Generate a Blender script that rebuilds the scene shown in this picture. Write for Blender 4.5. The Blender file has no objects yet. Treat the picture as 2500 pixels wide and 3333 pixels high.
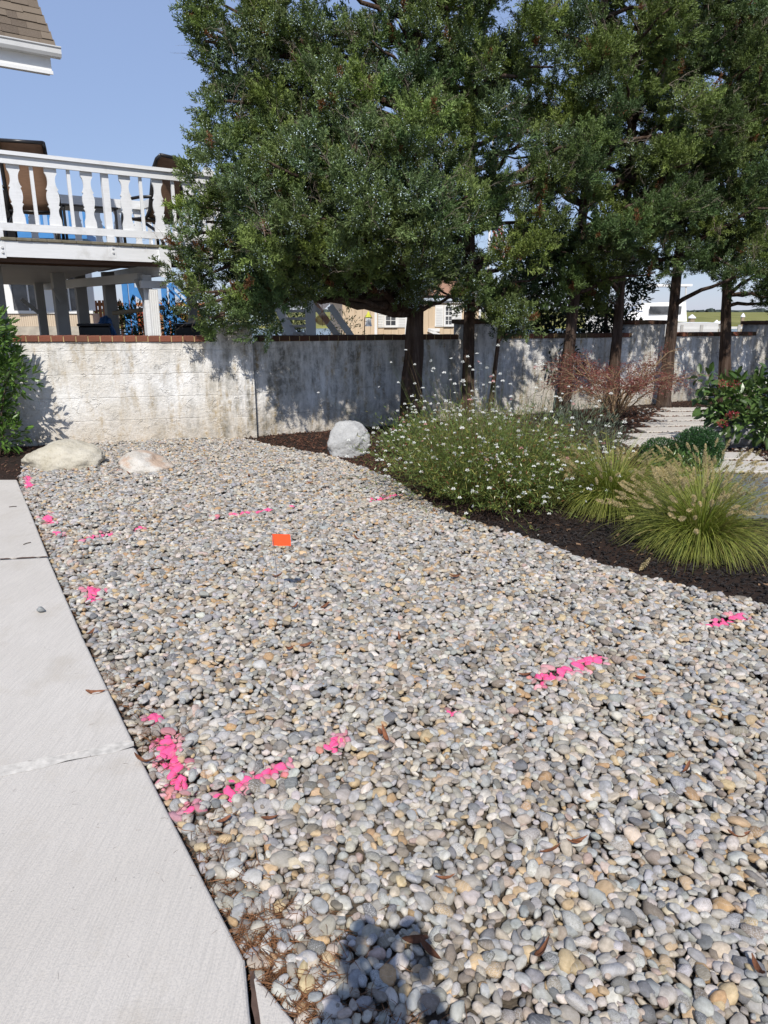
import bpy, math, random
import numpy as np
from mathutils import Vector, Matrix, Euler, noise as mnoise

random.seed(7)
rng = np.random.default_rng(7)
R = math.radians
S = bpy.context.scene
C = S.collection

# ------------------------------------------------------------------ camera, sky, sun, exposure
FPX, PITCH, CAMH = 2315.0, R(15.73), 1.7
cam_d = bpy.data.cameras.new('camera')
cam = bpy.data.objects.new('camera', cam_d); C.objects.link(cam)
cam.location = (0, 0, CAMH); cam.rotation_euler = (math.pi / 2 - PITCH, 0, 0)
cam_d.sensor_fit = 'VERTICAL'; cam_d.sensor_height = 36; cam_d.lens = 36 * FPX / 3333
cam_d.clip_start = 0.02; cam_d.clip_end = 20000
S.camera = cam

SUN_EL, SUN_AZ = R(46), R(1)          # light travels forward, away from the camera
W = bpy.data.worlds.new('World'); S.world = W; W.use_nodes = True
wn = W.node_tree.nodes; wl = W.node_tree.links
sky = wn.new('ShaderNodeTexSky'); sky.sky_type = 'NISHITA'; sky.sun_disc = False
sky.sun_elevation = SUN_EL; sky.sun_rotation = math.pi + SUN_AZ
sky.air_density = 1.0; sky.dust_density = 0.2; sky.ozone_density = 1.0; sky.altitude = 0
veil = wn.new('ShaderNodeMix'); veil.data_type = 'RGBA'; veil.inputs[0].default_value = 0.75; veil.inputs[7].default_value = (1.80, 2.42, 4.10, 1)   # flat pale blue mixed into the sky colour, standing in for haze
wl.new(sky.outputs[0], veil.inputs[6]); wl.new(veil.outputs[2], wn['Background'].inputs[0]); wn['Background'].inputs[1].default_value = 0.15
sun_d = bpy.data.lights.new('sun', 'SUN'); sun_d.energy = 4.4; sun_d.angle = R(0.53); sun_d.color = (1.0, 0.95, 0.87)
sun = bpy.data.objects.new('sun', sun_d); C.objects.link(sun)
LDIR = Vector((math.sin(SUN_AZ) * math.cos(SUN_EL), math.cos(SUN_AZ) * math.cos(SUN_EL), -math.sin(SUN_EL)))
sun.rotation_euler = LDIR.to_track_quat('-Z', 'Y').to_euler(); sun.location = (0, -5, 20)
S.view_settings.view_transform = 'Standard'; S.view_settings.look = 'None'
S.view_settings.exposure = 0.15; S.view_settings.gamma = 1.0; S.view_settings.use_curve_mapping = False
S.cycles.max_bounces = 8; S.cycles.transparent_max_bounces = 8
S.cycles.use_denoising = True

# ------------------------------------------------------------------ helpers: measuring
def ray(u, v):
    X = (u - 1250) / FPX; Y = -(v - 1666.5) / FPX
    return Vector((X, math.cos(PITCH) + Y * math.sin(PITCH), -math.sin(PITCH) + Y * math.cos(PITCH)))
def G(u, v, z=0.0):                       # point at height z
    d = ray(u, v); t = (z - CAMH) / d.z
    return Vector((d.x * t, d.y * t, z))
def P(u, v, y):                           # point at distance y
    d = ray(u, v); t = y / d.y
    return Vector((d.x * t, y, CAMH + d.z * t))
class Frame:                              # a vertical working plane: x along, y away from the garden, z up
    def __init__(s, x, y, ang): s.o = Vector((x, y, 0)); s.a = ang; s.d = Vector((math.cos(ang), math.sin(ang), 0)); s.n = Vector((-math.sin(ang), math.cos(ang), 0))
    def px(s, u, v, yo=0.0):
        d = ray(u, v); o = Vector((0, 0, CAMH))
        t = ((s.o - o).dot(s.n) + yo) / d.dot(s.n); p = o + d * t
        return (p - s.o).dot(s.d), p.z
    def w(s, x, y, z): return s.o + s.d * x + s.n * y + Vector((0, 0, z))

# ------------------------------------------------------------------ helpers: objects
def link(o, parent=None):
    C.objects.link(o)
    if parent is not None: o.parent = parent
    return o
def tag(o, label=None, cat=None, group=None, kind=None):
    for k, v in (('label', label), ('category', cat), ('group', group), ('kind', kind)):
        if v: o[k] = v
    return o
def empty(name, loc=(0, 0, 0), rz=0.0, label=None, cat=None, group=None):
    o = bpy.data.objects.new(name, None); o.location = loc; o.rotation_euler = (0, 0, rz); o.empty_display_size = 0.1
    link(o); return tag(o, label, cat, group)
def obj(name, me, mat=None, parent=None, loc=None, rot=None, scl=None):
    if mat is not None and len(me.materials) == 0: me.materials.append(mat)
    o = bpy.data.objects.new(name, me); link(o, parent)
    if loc is not None: o.location = loc
    if rot is not None: o.rotation_euler = rot
    if scl is not None: o.scale = scl
    return o
class MB:
    def __init__(s): s.v = []; s.f = []; s.c = []; s.m = []
    def add(s, vs, fs, col=None, mi=0):
        b = len(s.v); s.v += [tuple(v) for v in vs]; s.f += [tuple(i + b for i in f) for f in fs]
        s.m += [mi] * len(fs)
        if col is not None: s.c += [col] * len(vs)
    def box(s, x0, x1, y0, y1, z0, z1, M=None, bev=0.0, mi=0):
        if bev > 0:
            b = bev; vs = []; 
            for z, k in ((z0, b), (z0 + b, 0), (z1 - b, 0), (z1, b)):
                vs += [(x0 + k + (b if k == 0 else 0) * 0, y0 + k, z), (x1 - k, y0 + k, z), (x1 - k, y1 - k, z), (x0 + k, y1 - k, z)]
            fs = [(3, 2, 1, 0), (12, 13, 14, 15)]
            for r in range(3):
                for i in range(4): j = (i + 1) % 4; fs.append((r * 4 + i, r * 4 + j, r * 4 + 4 + j, r * 4 + 4 + i))
        else:
            vs = [(x0, y0, z0), (x1, y0, z0), (x1, y1, z0), (x0, y1, z0), (x0, y0, z1), (x1, y0, z1), (x1, y1, z1), (x0, y1, z1)]
            fs = [(3, 2, 1, 0), (4, 5, 6, 7), (0, 1, 5, 4), (1, 2, 6, 5), (2, 3, 7, 6), (3, 0, 4, 7)]
        if M is not None: vs = [M @ Vector(v) for v in vs]
        s.add(vs, fs, mi=mi); return s
    def beam(s, p, q, w, h, up=(0, 0, 1), mi=0):
        p = Vector(p); q = Vector(q); d = (q - p); L = d.length; d.normalize(); u = Vector(up)
        x = d.cross(u).normalized(); u = x.cross(d)
        M = Matrix((x, d, u)).transposed().to_4x4(); M.translation = p
        return s.box(-w / 2, w / 2, 0, L, -h / 2, h / 2, M, mi=mi)
    def tube(s, pts, rad, n=8, cap=True, mi=0, jit=None):
        pts = [Vector(p) for p in pts]; k = len(pts)
        if not hasattr(rad, '__len__'): rad = [rad] * k
        vs = []; fs = []; ref = Vector((0.3, 0.9, 0.2)).normalized()
        for i, p in enumerate(pts):
            d = (pts[min(i + 1, k - 1)] - pts[max(i - 1, 0)])
            if d.length < 1e-9: d = Vector((0, 0, 1))
            d.normalize()
            x = d.cross(ref)
            if x.length < 0.05: x = d.cross(Vector((1, 0, 0)))
            x.normalize(); y = d.cross(x)
            for j in range(n):
                a = 2 * math.pi * j / n; r = rad[i]
                if jit is not None: r *= jit(i, j, a, p)
                vs.append(p + (x * math.cos(a) + y * math.sin(a)) * r)
        for i in range(k - 1):
            for j in range(n):
                j2 = (j + 1) % n; fs.append((i * n + j, i * n + j2, i * n + n + j2, i * n + n + j))
        if cap: fs += [tuple(range(n - 1, -1, -1)), tuple((k - 1) * n + j for j in range(n))]
        s.add(vs, fs, mi=mi); return s
    def prism(s, poly, y0, y1, mi=0, M=None):      # poly of (x, z), extruded along y
        n = len(poly); vs = [(x, y0, z) for x, z in poly] + [(x, y1, z) for x, z in poly]
        if M is not None: vs = [M @ Vector(v) for v in vs]
        fs = [tuple(range(n)), tuple(range(2 * n - 1, n - 1, -1))] + [(j, i, i + n, j + n) for i, j in ((i, (i + 1) % n) for i in range(n))]
        s.add(vs, fs, mi=mi); return s
    def slab(s, poly, z0, z1, mi=0):               # poly of (x, y), extruded along z
        n = len(poly); vs = [(x, y, z0) for x, y in poly] + [(x, y, z1) for x, y in poly]
        a = sum(poly[i][0] * poly[(i + 1) % n][1] - poly[(i + 1) % n][0] * poly[i][1] for i in range(n))
        if a < 0: vs = [(x, y, z0) for x, y in poly[::-1]] + [(x, y, z1) for x, y in poly[::-1]]
        fs = [tuple(range(n - 1, -1, -1)), tuple(range(n, 2 * n))] + [(i, j, j + n, i + n) for i, j in ((i, (i + 1) % n) for i in range(n))]
        s.add(vs, fs, mi=mi); return s
    def mesh(s, name, smooth=False):
        me = bpy.data.meshes.new(name); me.from_pydata(s.v, [], s.f)
        if any(s.m): me.polygons.foreach_set('material_index', s.m)
        if s.c and len(s.c) == len(s.v): setcol(me, np.array(s.c))
        if smooth: me.polygons.foreach_set('use_smooth', [True] * len(me.polygons))
        me.update(); return me
    def build(s, name, mat, parent=None, smooth=False, loc=None, rot=None):
        me = s.mesh(name, smooth)
        for m in (mat if isinstance(mat, (list, tuple)) else [mat]): me.materials.append(m)
        return obj(name, me, None, parent, loc, rot)
def setcol(me, col):
    a = me.attributes.new('col', 'FLOAT_COLOR', 'POINT'); c = np.ones((len(me.vertices), 4)); c[:, :3] = col[:, :3]
    a.data.foreach_set('color', c.ravel())
def npmesh(name, V, F, mat, col=None, smooth=False):
    me = bpy.data.meshes.new(name); me.from_pydata(V.tolist(), [], F if isinstance(F, list) else F.tolist())
    for m in (mat if isinstance(mat, (list, tuple)) else [mat]): me.materials.append(m)
    if col is not None: setcol(me, col)
    if smooth: me.polygons.foreach_set('use_smooth', [True] * len(me.polygons))
    me.update(); return me

def unit(a): return a / np.maximum(np.linalg.norm(a, axis=-1, keepdims=True), 1e-9)
def frames(d, roll=None, up=None):        # rotation matrices whose z column is d
    d = unit(d); n = len(d)
    r = rng.normal(size=(n, 3)) if up is None else np.broadcast_to(np.asarray(up, float), (n, 3)) + rng.normal(size=(n, 3)) * (0.02 if roll is None else roll)
    x = unit(np.cross(r, d)); y = np.cross(d, x)
    return np.stack([x, y, d], axis=2)
def eulers(M):
    ry = -np.arcsin(np.clip(M[:, 2, 0], -1, 1)); rx = np.arctan2(M[:, 2, 1], M[:, 2, 2]); rz = np.arctan2(M[:, 1, 0], M[:, 0, 0])
    return np.stack([rx, ry, rz], 1)
def batch(T, TF, pos, M, scl):            # many copies of a small template in one mesh
    n, k = len(pos), len(T)
    V = np.einsum('nij,nkj->nki', M, T[None] * scl[:, None, :]) + pos[:, None, :]
    F = [tuple(i + b * k for i in f) for b in range(n) for f in TF]
    return V.reshape(-1, 3), F

PROTO = bpy.data.collections.new('templates')      # not linked to the scene
def proto(name, me):
    o = bpy.data.objects.new(name, me); PROTO.objects.link(o); return o
def scatter(name, protos, pos, rot, scl, vid, attrs, parent=None, mats=None):
    me = bpy.data.meshes.new(name); n = len(pos)
    me.vertices.add(n); me.vertices.foreach_set('co', np.asarray(pos, np.float32).ravel())
    for k, v in (('rot', rot), ('scl', scl)):
        me.attributes.new(k, 'FLOAT_VECTOR', 'POINT').data.foreach_set('vector', np.asarray(v, np.float32).ravel())
    me.attributes.new('vid', 'INT', 'POINT').data.foreach_set('value', np.asarray(vid, np.int32))
    for k, v in attrs.items():
        v = np.asarray(v, np.float32)
        if v.ndim == 2: me.attributes.new(k, 'FLOAT_VECTOR', 'POINT').data.foreach_set('vector', v.ravel())
        else: me.attributes.new(k, 'FLOAT', 'POINT').data.foreach_set('value', v)
    for m in mats or []: me.materials.append(m)
    o = obj(name, me, None, parent)
    ng = bpy.data.node_groups.new(name + '_scatter', 'GeometryNodeTree')
    ng.interface.new_socket('Geometry', in_out='INPUT', socket_type='NodeSocketGeometry')
    ng.interface.new_socket('Geometry', in_out='OUTPUT', socket_type='NodeSocketGeometry')
    N, L = ng.nodes, ng.links
    gi = N.new('NodeGroupInput'); go = N.new('NodeGroupOutput'); iop = N.new('GeometryNodeInstanceOnPoints'); jn = N.new('GeometryNodeJoinGeometry')
    for p in protos[::-1]:          # a multi-input reads its last link first
        oi = N.new('GeometryNodeObjectInfo'); oi.inputs['Object'].default_value = p
        g2 = N.new('GeometryNodeGeometryToInstance'); L.new(oi.outputs['Geometry'], g2.inputs[0]); L.new(g2.outputs[0], jn.inputs[0])
    def na(nm, t):
        q = N.new('GeometryNodeInputNamedAttribute'); q.data_type = t; q.inputs['Name'].default_value = nm
        return [x for x in q.outputs if x.enabled and x.name == 'Attribute'][0]
    er = N.new('FunctionNodeEulerToRotation'); L.new(na('rot', 'FLOAT_VECTOR'), er.inputs[0])
    L.new(gi.outputs[0], iop.inputs['Points']); L.new(jn.outputs[0], iop.inputs['Instance'])
    iop.inputs['Pick Instance'].default_value = True
    L.new(na('vid', 'INT'), iop.inputs['Instance Index']); L.new(er.outputs[0], iop.inputs['Rotation']); L.new(na('scl', 'FLOAT_VECTOR'), iop.inputs['Scale'])
    L.new(iop.outputs[0], go.inputs[0])
    o.modifiers.new('scatter', 'NODES').node_group = ng
    return o

# ------------------------------------------------------------------ helpers: materials
class NT:
    def __init__(s, name):
        s.m = bpy.data.materials.new(name); s.m.use_nodes = True; s.t = s.m.node_tree; s.b = s.t.nodes['Principled BSDF']; s.out = s.t.nodes['Material Output']
    def n(s, typ, ins=None, out=0, **pr):
        q = s.t.nodes.new('ShaderNode' + typ)
        for k, v in pr.items(): setattr(q, k, v)
        for k, v in (ins or {}).items(): s.set(q.inputs[k], v)
        return q.outputs[out]
    def set(s, sock, v):
        if hasattr(v, 'is_linked'): s.t.links.new(v, sock)
        elif hasattr(v, '__len__') and sock.type == 'RGBA' and len(v) == 3: sock.default_value = (*v, 1)
        else: sock.default_value = v
    def co(s, k='Object'): return s.n('TexCoord', out={'Generated': 0, 'Normal': 1, 'UV': 2, 'Object': 3}[k])
    def map(s, v, scl=(1, 1, 1), loc=(0, 0, 0), rot=(0, 0, 0)): return s.n('Mapping', {'Vector': v, 'Scale': scl, 'Location': loc, 'Rotation': rot})
    def noise(s, v, sc, det=4, rough=0.55, out=0): return s.n('TexNoise', {'Vector': v, 'Scale': sc, 'Detail': det, 'Roughness': rough}, out=out)
    def vor(s, v, sc, feature='F1', out=0): return s.n('TexVoronoi', {'Vector': v, 'Scale': sc}, out=out, feature=feature)
    def ramp(s, f, stops, interp='LINEAR'):
        q = s.t.nodes.new('ShaderNodeValToRGB'); q.color_ramp.interpolation = interp; e = q.color_ramp.elements
        while len(e) < len(stops): e.new(0.5)
        for i, (p, c) in enumerate(stops): e[i].position = p; e[i].color = (*c, 1) if hasattr(c, '__len__') else (c, c, c, 1)
        s.t.links.new(f, q.inputs[0]); return q.outputs[0]
    def math(s, op, a, b=0.0, c=None):
        d = {0: a, 1: b}
        if c is not None: d[2] = c
        return s.n('Math', d, operation=op)
    def mix(s, f, a, b, blend='MIX'):
        q = s.t.nodes.new('ShaderNodeMix'); q.data_type = 'RGBA'; q.blend_type = blend
        s.set(q.inputs[0], f); s.set(q.inputs[6], a); s.set(q.inputs[7], b); return q.outputs[2]
    def attr(s, nm, typ='GEOMETRY', out=0): return s.n('Attribute', out=out, attribute_name=nm, attribute_type=typ)
    def bump(s, h, dist=0.01, strength=0.6, normal=None):
        d = {'Height': h, 'Distance': dist, 'Strength': strength}
        if normal is not None: d['Normal'] = normal
        return s.n('Bump', d)
    def fin(s, col, rough=0.7, normal=None, spec=None, metal=None):
        s.set(s.b.inputs['Base Color'], col); s.set(s.b.inputs['Roughness'], rough)
        if normal is not None: s.set(s.b.inputs['Normal'], normal)
        if spec is not None: s.set(s.b.inputs['Specular IOR Level'], spec)
        if metal is not None: s.set(s.b.inputs['Metallic'], metal)
        return s.m

def m_paint(name, c, rough=0.5, var=0.1, scale=6, dirt=None, grain=(1, 1, 1), bump=0.0015):
    t = NT(name); v = t.map(t.co(), grain); n = t.noise(v, scale, 5)
    a = t.ramp(n, [(0.3, tuple(x * (1 - var) for x in c)), (0.7, tuple(min(1, x * (1 + var)) for x in c))])
    if dirt:
        d = t.ramp(t.noise(t.co(), 3.0, 6, 0.65), [(0.52, 0.0), (0.72, 0.75)]); a = t.mix(d, a, dirt)
    return t.fin(a, rough, t.bump(t.noise(v, scale * 4, 4), bump, 0.6))
def m_leaf(name, typ='INSTANCER', rough=0.5, trans=0.28, tint=(1.25, 1.35, 0.7), spec=0.35):
    t = NT(name); c = t.attr('col', typ); n = t.noise(t.co('Object'), 25, 2)
    c2 = t.mix(t.ramp(n, [(0.3, 0.0), (0.7, 1.0)]), t.mix(1.0, c, (0.72, 0.75, 0.7), 'MULTIPLY'), t.mix(1.0, c, (1.2, 1.18, 1.1), 'MULTIPLY'))
    t.fin(c2, rough, spec=spec)
    tr = t.n('BsdfTranslucent', {'Color': t.mix(1.0, c2, tint, 'MULTIPLY')})
    sh = t.n('MixShader', {0: trans, 1: t.b.outputs[0], 2: tr}); t.t.links.new(sh, t.out.inputs[0]); return t.m

# ------------------------------------------------------------------ materials
def m_stone():
    t = NT('river_stone'); col = t.attr('col', 'INSTANCER'); seed = t.attr('seed', 'INSTANCER', out=2); pk = t.attr('pink', 'INSTANCER', out=2); sp = t.attr('speck', 'INSTANCER', out=2)
    off = t.n('CombineXYZ', {0: t.math('MULTIPLY', seed, 37.0), 1: t.math('MULTIPLY', seed, 91.0), 2: t.math('MULTIPLY', seed, 53.0)})
    v = t.n('VectorMath', {0: t.co(), 1: off}, operation='ADD')
    n1 = t.noise(v, 1.6, 5, 0.6); n2 = t.noise(v, 9.0, 4, 0.7)
    n3 = t.noise(v, 26.0, 3, 0.75)
    a = t.mix(t.ramp(n1, [(0.3, 0.0), (0.7, 1.0)]), t.mix(1.0, col, (0.70, 0.69, 0.66), 'MULTIPLY'), t.mix(1.0, col, (1.16, 1.16, 1.17), 'MULTIPLY'))
    a = t.mix(t.ramp(n3, [(0.34, 0.32), (0.50, 0.0)]), a, t.mix(1.0, col, (0.45, 0.44, 0.42), 'MULTIPLY')); a = t.mix(t.ramp(n2, [(0.56, 0.0), (0.72, 0.35)]), a, (0.60, 0.58, 0.55))
    # speckled granite and pale veins on some of the stones
    a = t.mix(t.math('MULTIPLY', t.ramp(n2, [(0.52, 0.0), (0.6, 1.0)]), sp), a, (0.50, 0.50, 0.49))
    a = t.mix(t.math('MULTIPLY', t.ramp(n2, [(0.36, 1.0), (0.43, 0.0)]), sp), a, (0.09, 0.09, 0.09))
    vein = t.ramp(t.n('TexWave', {'Vector': v, 'Scale': 0.9, 'Distortion': 9.0, 'Detail': 3.0}), [(0.95, 0.0), (1.0, 0.35)])
    a = t.mix(t.math('MULTIPLY', vein, t.ramp(seed, [(0.80, 0.0), (0.84, 1.0)])), a, (0.62, 0.60, 0.57))
    nz = t.n('SeparateXYZ', {0: t.n('NewGeometry', out=1)}, out=2)
    pf = t.math('MULTIPLY', t.ramp(t.math('ADD', nz, t.math('MULTIPLY', n1, 0.5)), [(0.25, 0.0), (0.6, 1.0)]), pk)
    pf = t.math('MULTIPLY', pf, t.ramp(t.math('ADD', n1, t.math('MULTIPLY', n3, 0.35)), [(0.50, 0.45), (0.62, 1.0)])); a = t.mix(t.math('MINIMUM', pf, 1.0), a, t.mix(n2, (0.95, 0.07, 0.25), (0.88, 0.16, 0.34)))
    return t.fin(a, 0.68, t.bump(t.math('ADD', n2, t.math('MULTIPLY', n3, 0.5)), 0.03, 0.4), spec=0.25)
M = {}
M['stone'] = m_stone()
def m_concrete():
    t = NT('brushed_concrete'); v = t.co('Object')
    st = t.map(v, (70, 2.0, 1), rot=(0, 0, R(-29)))
    n1 = t.noise(v, 0.9, 5); n2 = t.noise(v, 140, 3, 0.7); ns = t.noise(st, 3.0, 3)
    a = t.ramp(n1, [(0.3, (0.515, 0.475, 0.42)), (0.7, (0.60, 0.56, 0.505))])
    a = t.mix(t.ramp(n2, [(0.35, 0.35), (0.55, 0.0)]), a, (0.30, 0.295, 0.285))
    a = t.mix(t.ramp(ns, [(0.38, 0.34), (0.56, 0.0)]), a, (0.36, 0.34, 0.31))
    a = t.mix(t.ramp(t.noise(v, 2.7, 6, 0.7), [(0.54, 0.0), (0.72, 0.45)]), a, (0.40, 0.355, 0.29))
    pit = t.ramp(t.vor(v, 26.0), [(0.05, 1.0), (0.11, 0.0)]); pit = t.math('MULTIPLY', pit, t.ramp(t.noise(v, 7, 2), [(0.55, 0.0), (0.62, 1.0)]))
    a = t.mix(t.math('MULTIPLY', pit, 0.6), a, (0.22, 0.21, 0.20))
    h = t.math('ADD', t.math('MULTIPLY', ns, 0.6), t.math('MULTIPLY', n2, 0.6))
    return t.fin(a, 0.85, t.bump(h, 0.004, 0.5), spec=0.2)
M['concrete'] = m_concrete()
def m_stucco():
    t = NT('weathered_stucco'); v = t.co('Object'); x = t.n('SeparateXYZ', {0: v}); z = t.n('SeparateXYZ', {0: v}, out=2)
    drip = t.noise(t.map(v, (5.0, 1, 0.9)), 1.6, 7, 0.66); blot = t.noise(v, 1.5, 6, 0.62); fine = t.noise(v, 16, 6, 0.7); tiny = t.noise(v, 60, 4, 0.7)
    a = t.mix(t.ramp(blot, [(0.35, 0.0), (0.65, 1.0)]), (0.64, 0.605, 0.545), (0.80, 0.79, 0.77))
    low = t.ramp(z, [(0.02, 1.0), (0.55, 0.0)])
    a = t.mix(t.math('MULTIPLY', low, t.ramp(fine, [(0.3, 0.35), (0.65, 0.9)])), a, (0.50, 0.43, 0.34))
    # brown and olive lichen stains, in vertical runs
    s1 = t.math('MULTIPLY', t.ramp(drip, [(0.50, 0.0), (0.66, 1.0)]), t.ramp(fine, [(0.36, 0.0), (0.56, 1.0)]))
    dirt = t.attr('dirt'); df = t.attr('dirt', out=2)
    a = t.mix(t.math('MULTIPLY', s1, t.math('MULTIPLY_ADD', df, 0.6, 0.42)), a, (0.35, 0.25, 0.11))
    s2 = t.math('MULTIPLY', t.ramp(t.noise(t.map(v, (3.5, 1, 0.7), loc=(3, 0, 5)), 2.1, 7, 0.68), [(0.40, 0.0), (0.60, 1.0)]), t.ramp(t.noise(v, 9, 7, 0.75), [(0.34, 0.15), (0.58, 1.0)]))
    a = t.mix(t.math('MULTIPLY', s2, df), a, (0.105, 0.10, 0.078))
    # trowel ridges and hairline block joints
    d = t.n('VectorMath', {0: v, 1: t.n('VectorMath', {0: t.noise(v, 5.0, 5, out=1), 'Scale': 0.55}, operation='SCALE')}, operation='ADD')
    rid = t.ramp(t.vor(t.map(d, (1, 1, 1.7)), 4.2, 'DISTANCE_TO_EDGE'), [(0.0, 1.0), (0.10, 0.0)])
    rid = t.math('MULTIPLY', rid, t.ramp(t.noise(v, 6.3, 4), [(0.50, 0.0), (0.62, 1.0)]))
    bz = t.math('ABSOLUTE', t.math('SUBTRACT', t.math('FRACT', t.math('DIVIDE', t.math('ADD', z, t.math('MULTIPLY', fine, 0.03)), 0.305)), 0.5))
    jl = t.math('MULTIPLY', t.ramp(bz, [(0.478, 0.0), (0.495, 1.0)]), t.ramp(t.noise(v, 1.7, 3), [(0.42, 0.15), (0.55, 0.9)]))
    a = t.mix(t.math('MULTIPLY', jl, 0.14), a, (0.34, 0.31, 0.27))
    a = t.mix(t.math('MULTIPLY', t.ramp(tiny, [(0.3, 1.0), (0.42, 0.0)]), 0.28), a, (0.33, 0.31, 0.28))
    h = t.math('ADD', t.math('MULTIPLY', rid, 0.6), t.math('ADD', t.math('MULTIPLY', fine, 1.6), t.math('MULTIPLY', jl, -0.6)))
    return t.fin(a, 0.9, t.bump(h, 0.016, 0.8), spec=0.15)
M['stucco'] = m_stucco()
def m_brick(name, c1, c2, lich):
    t = NT(name); v = t.co('Object'); r = t.n('ObjectInfo', out=5)
    a = t.mix(r, c1, c2); n = t.noise(v, 30, 5, 0.7)
    a = t.mix(t.ramp(n, [(0.35, 0.0), (0.65, 0.45)]), a, tuple(x * 0.5 for x in c1))
    w = t.noise(t.n('NewGeometry', out=0), 2.0, 6, 0.7)
    a = t.mix(t.ramp(w, [(0.45, 0.0), (0.68, lich)]), a, (0.07, 0.065, 0.03))
    return t.fin(a, 0.85, t.bump(n, 0.006, 0.5), spec=0.2)
M['brick'] = m_brick('coping_brick', (0.24, 0.085, 0.052), (0.17, 0.07, 0.048), 0.25)
M['brick_dirty'] = m_brick('mossy_coping_brick', (0.13, 0.06, 0.04), (0.075, 0.045, 0.032), 0.8)
M['mortar'] = m_paint('mortar', (0.44, 0.33, 0.16), 0.9, 0.3, 20)
def m_mulchbed(name, c1, c2):
    t = NT(name); v = t.co('Object'); n = t.noise(v, 22, 7, 0.7); b = t.noise(v, 0.9, 3)
    a = t.mix(t.ramp(b, [(0.4, 0.0), (0.6, 1.0)]), c1, c2); a = t.mix(t.ramp(n, [(0.35, 0.0), (0.7, 0.7)]), a, tuple(x * 2.0 for x in c1))
    return t.fin(a, 0.95, t.bump(n, 0.03, 0.9), spec=0.1)
M['mulchbed'] = m_mulchbed('dark_mulch_soil', (0.024, 0.018, 0.015), (0.040, 0.022, 0.016))
M['bed'] = m_mulchbed('stone_bed_soil', (0.085, 0.070, 0.055), (0.12, 0.098, 0.075))
def m_col(name, typ='INSTANCER', rough=0.8, nsc=8.0, spec=0.2):
    t = NT(name); c = t.attr('col', typ); n = t.noise(t.co(), nsc, 4, 0.65)
    return t.fin(t.mix(t.ramp(n, [(0.3, 0.0), (0.7, 1.0)]), t.mix(1.0, c, (0.65, 0.65, 0.65), 'MULTIPLY'), t.mix(1.0, c, (1.25, 1.25, 1.25), 'MULTIPLY')), rough, t.bump(n, 0.01, 0.4), spec=spec)
M['chip'] = m_col('mulch_chip'); M['litter'] = m_col('dry_litter', rough=0.65)
M['colgeo'] = m_col('tinted_wood', 'GEOMETRY')
M['white'] = m_paint('white_painted_wood', (0.74, 0.75, 0.76), 0.5, 0.05, 4, (0.52, 0.52, 0.50), (1, 1, 12), 0.002)
M['white_clean'] = m_paint('white_vinyl', (0.78, 0.78, 0.77), 0.4, 0.03, 3)
M['white_x'] = m_paint('white_painted_rail', (0.74, 0.75, 0.76), 0.5, 0.05, 4, (0.50, 0.49, 0.46), (0.8, 10, 14), 0.002)
M['grey_post'] = m_paint('grey_and_shaded_post', (0.36, 0.35, 0.33), 0.7, 0.1, 4)  # shade on the under-deck posts is put in as grey; dock posts share it
M['soffit'] = m_paint('soffit_panel', (0.58, 0.56, 0.53), 0.6, 0.05, 3)
M['darkwood'] = m_paint('dark_stained_beam', (0.11, 0.06, 0.035), 0.8, 0.3, 6, grain=(0.3, 8, 8))
M['deckboard'] = m_paint('weathered_deck_board', (0.16, 0.14, 0.10), 0.9, 0.3, 8, (0.10, 0.10, 0.05))
M['black'] = m_paint('black_powder_coat', (0.018, 0.017, 0.018), 0.35, 0.1, 8)
M['sling'] = m_paint('brown_mesh_sling', (0.20, 0.115, 0.070), 0.8, 0.12, 14, grain=(1, 1, 6))
M['blue'] = m_paint('bright_blue_paint', (0.05, 0.22, 0.52), 0.5, 0.12, 4)
M['fencewood'] = m_paint('cedar_fence', (0.42, 0.17, 0.07), 0.8, 0.25, 5, grain=(4, 4, 0.4))
M['beige'] = m_paint('beige_siding', (0.56, 0.46, 0.35), 0.6, 0.05, 3)
M['beige_shed'] = m_paint('beige_shed_siding', (0.60, 0.47, 0.33), 0.7, 0.07, 3, grain=(8, 8, 0.5))
M['concrete_base'] = m_paint('foundation_concrete', (0.42, 0.38, 0.32), 0.9, 0.2, 5)
M['copper'] = m_paint('copper_slats', (0.46, 0.17, 0.05), 0.38, 0.2, 10)
M['orange'] = m_paint('fluorescent_orange_vinyl', (0.95, 0.10, 0.025), 0.4, 0.04, 6)
M['wire'] = m_paint('galvanised_wire', (0.10, 0.10, 0.11), 0.45, 0.1, 6)
M['tarp'] = m_paint('blue_tarp', (0.02, 0.10, 0.28), 0.5, 0.2, 6)
M['metal'] = m_paint('white_aluminium', (0.60, 0.60, 0.59), 0.4, 0.06, 4)
M['ground'] = m_paint('sandy_ground', (0.30, 0.26, 0.19), 0.95, 0.3, 1.5)
M['fabric'] = m_paint('navy_cloth', (0.03, 0.04, 0.08), 0.9, 0.2, 6)
M['skin'] = m_paint('skin', (0.50, 0.30, 0.22), 0.6, 0.05, 6)
M['rope'] = m_paint('twine', (0.30, 0.24, 0.16), 0.9, 0.1, 10)
def m_glass():
    t = NT('window_glass'); n = t.noise(t.co(), 1.7, 4)
    return t.fin(t.ramp(n, [(0.4, (0.030, 0.034, 0.040)), (0.6, (0.11, 0.115, 0.125))]), 0.06, spec=0.6)
M['glass'] = m_glass()
def m_shingle():
    t = NT('brown_shingle'); r = t.n('ObjectInfo', out=5); v = t.co('Object')
    a = t.mix(r, (0.085, 0.066, 0.052), (0.185, 0.148, 0.112)); n = t.noise(v, 90, 3, 0.8)
    return t.fin(t.mix(t.ramp(n, [(0.35, 0.0), (0.7, 0.55)]), a, (0.24, 0.20, 0.16)), 0.95, t.bump(n, 0.004, 0.6), spec=0.1)
M['shingle'] = m_shingle()
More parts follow.
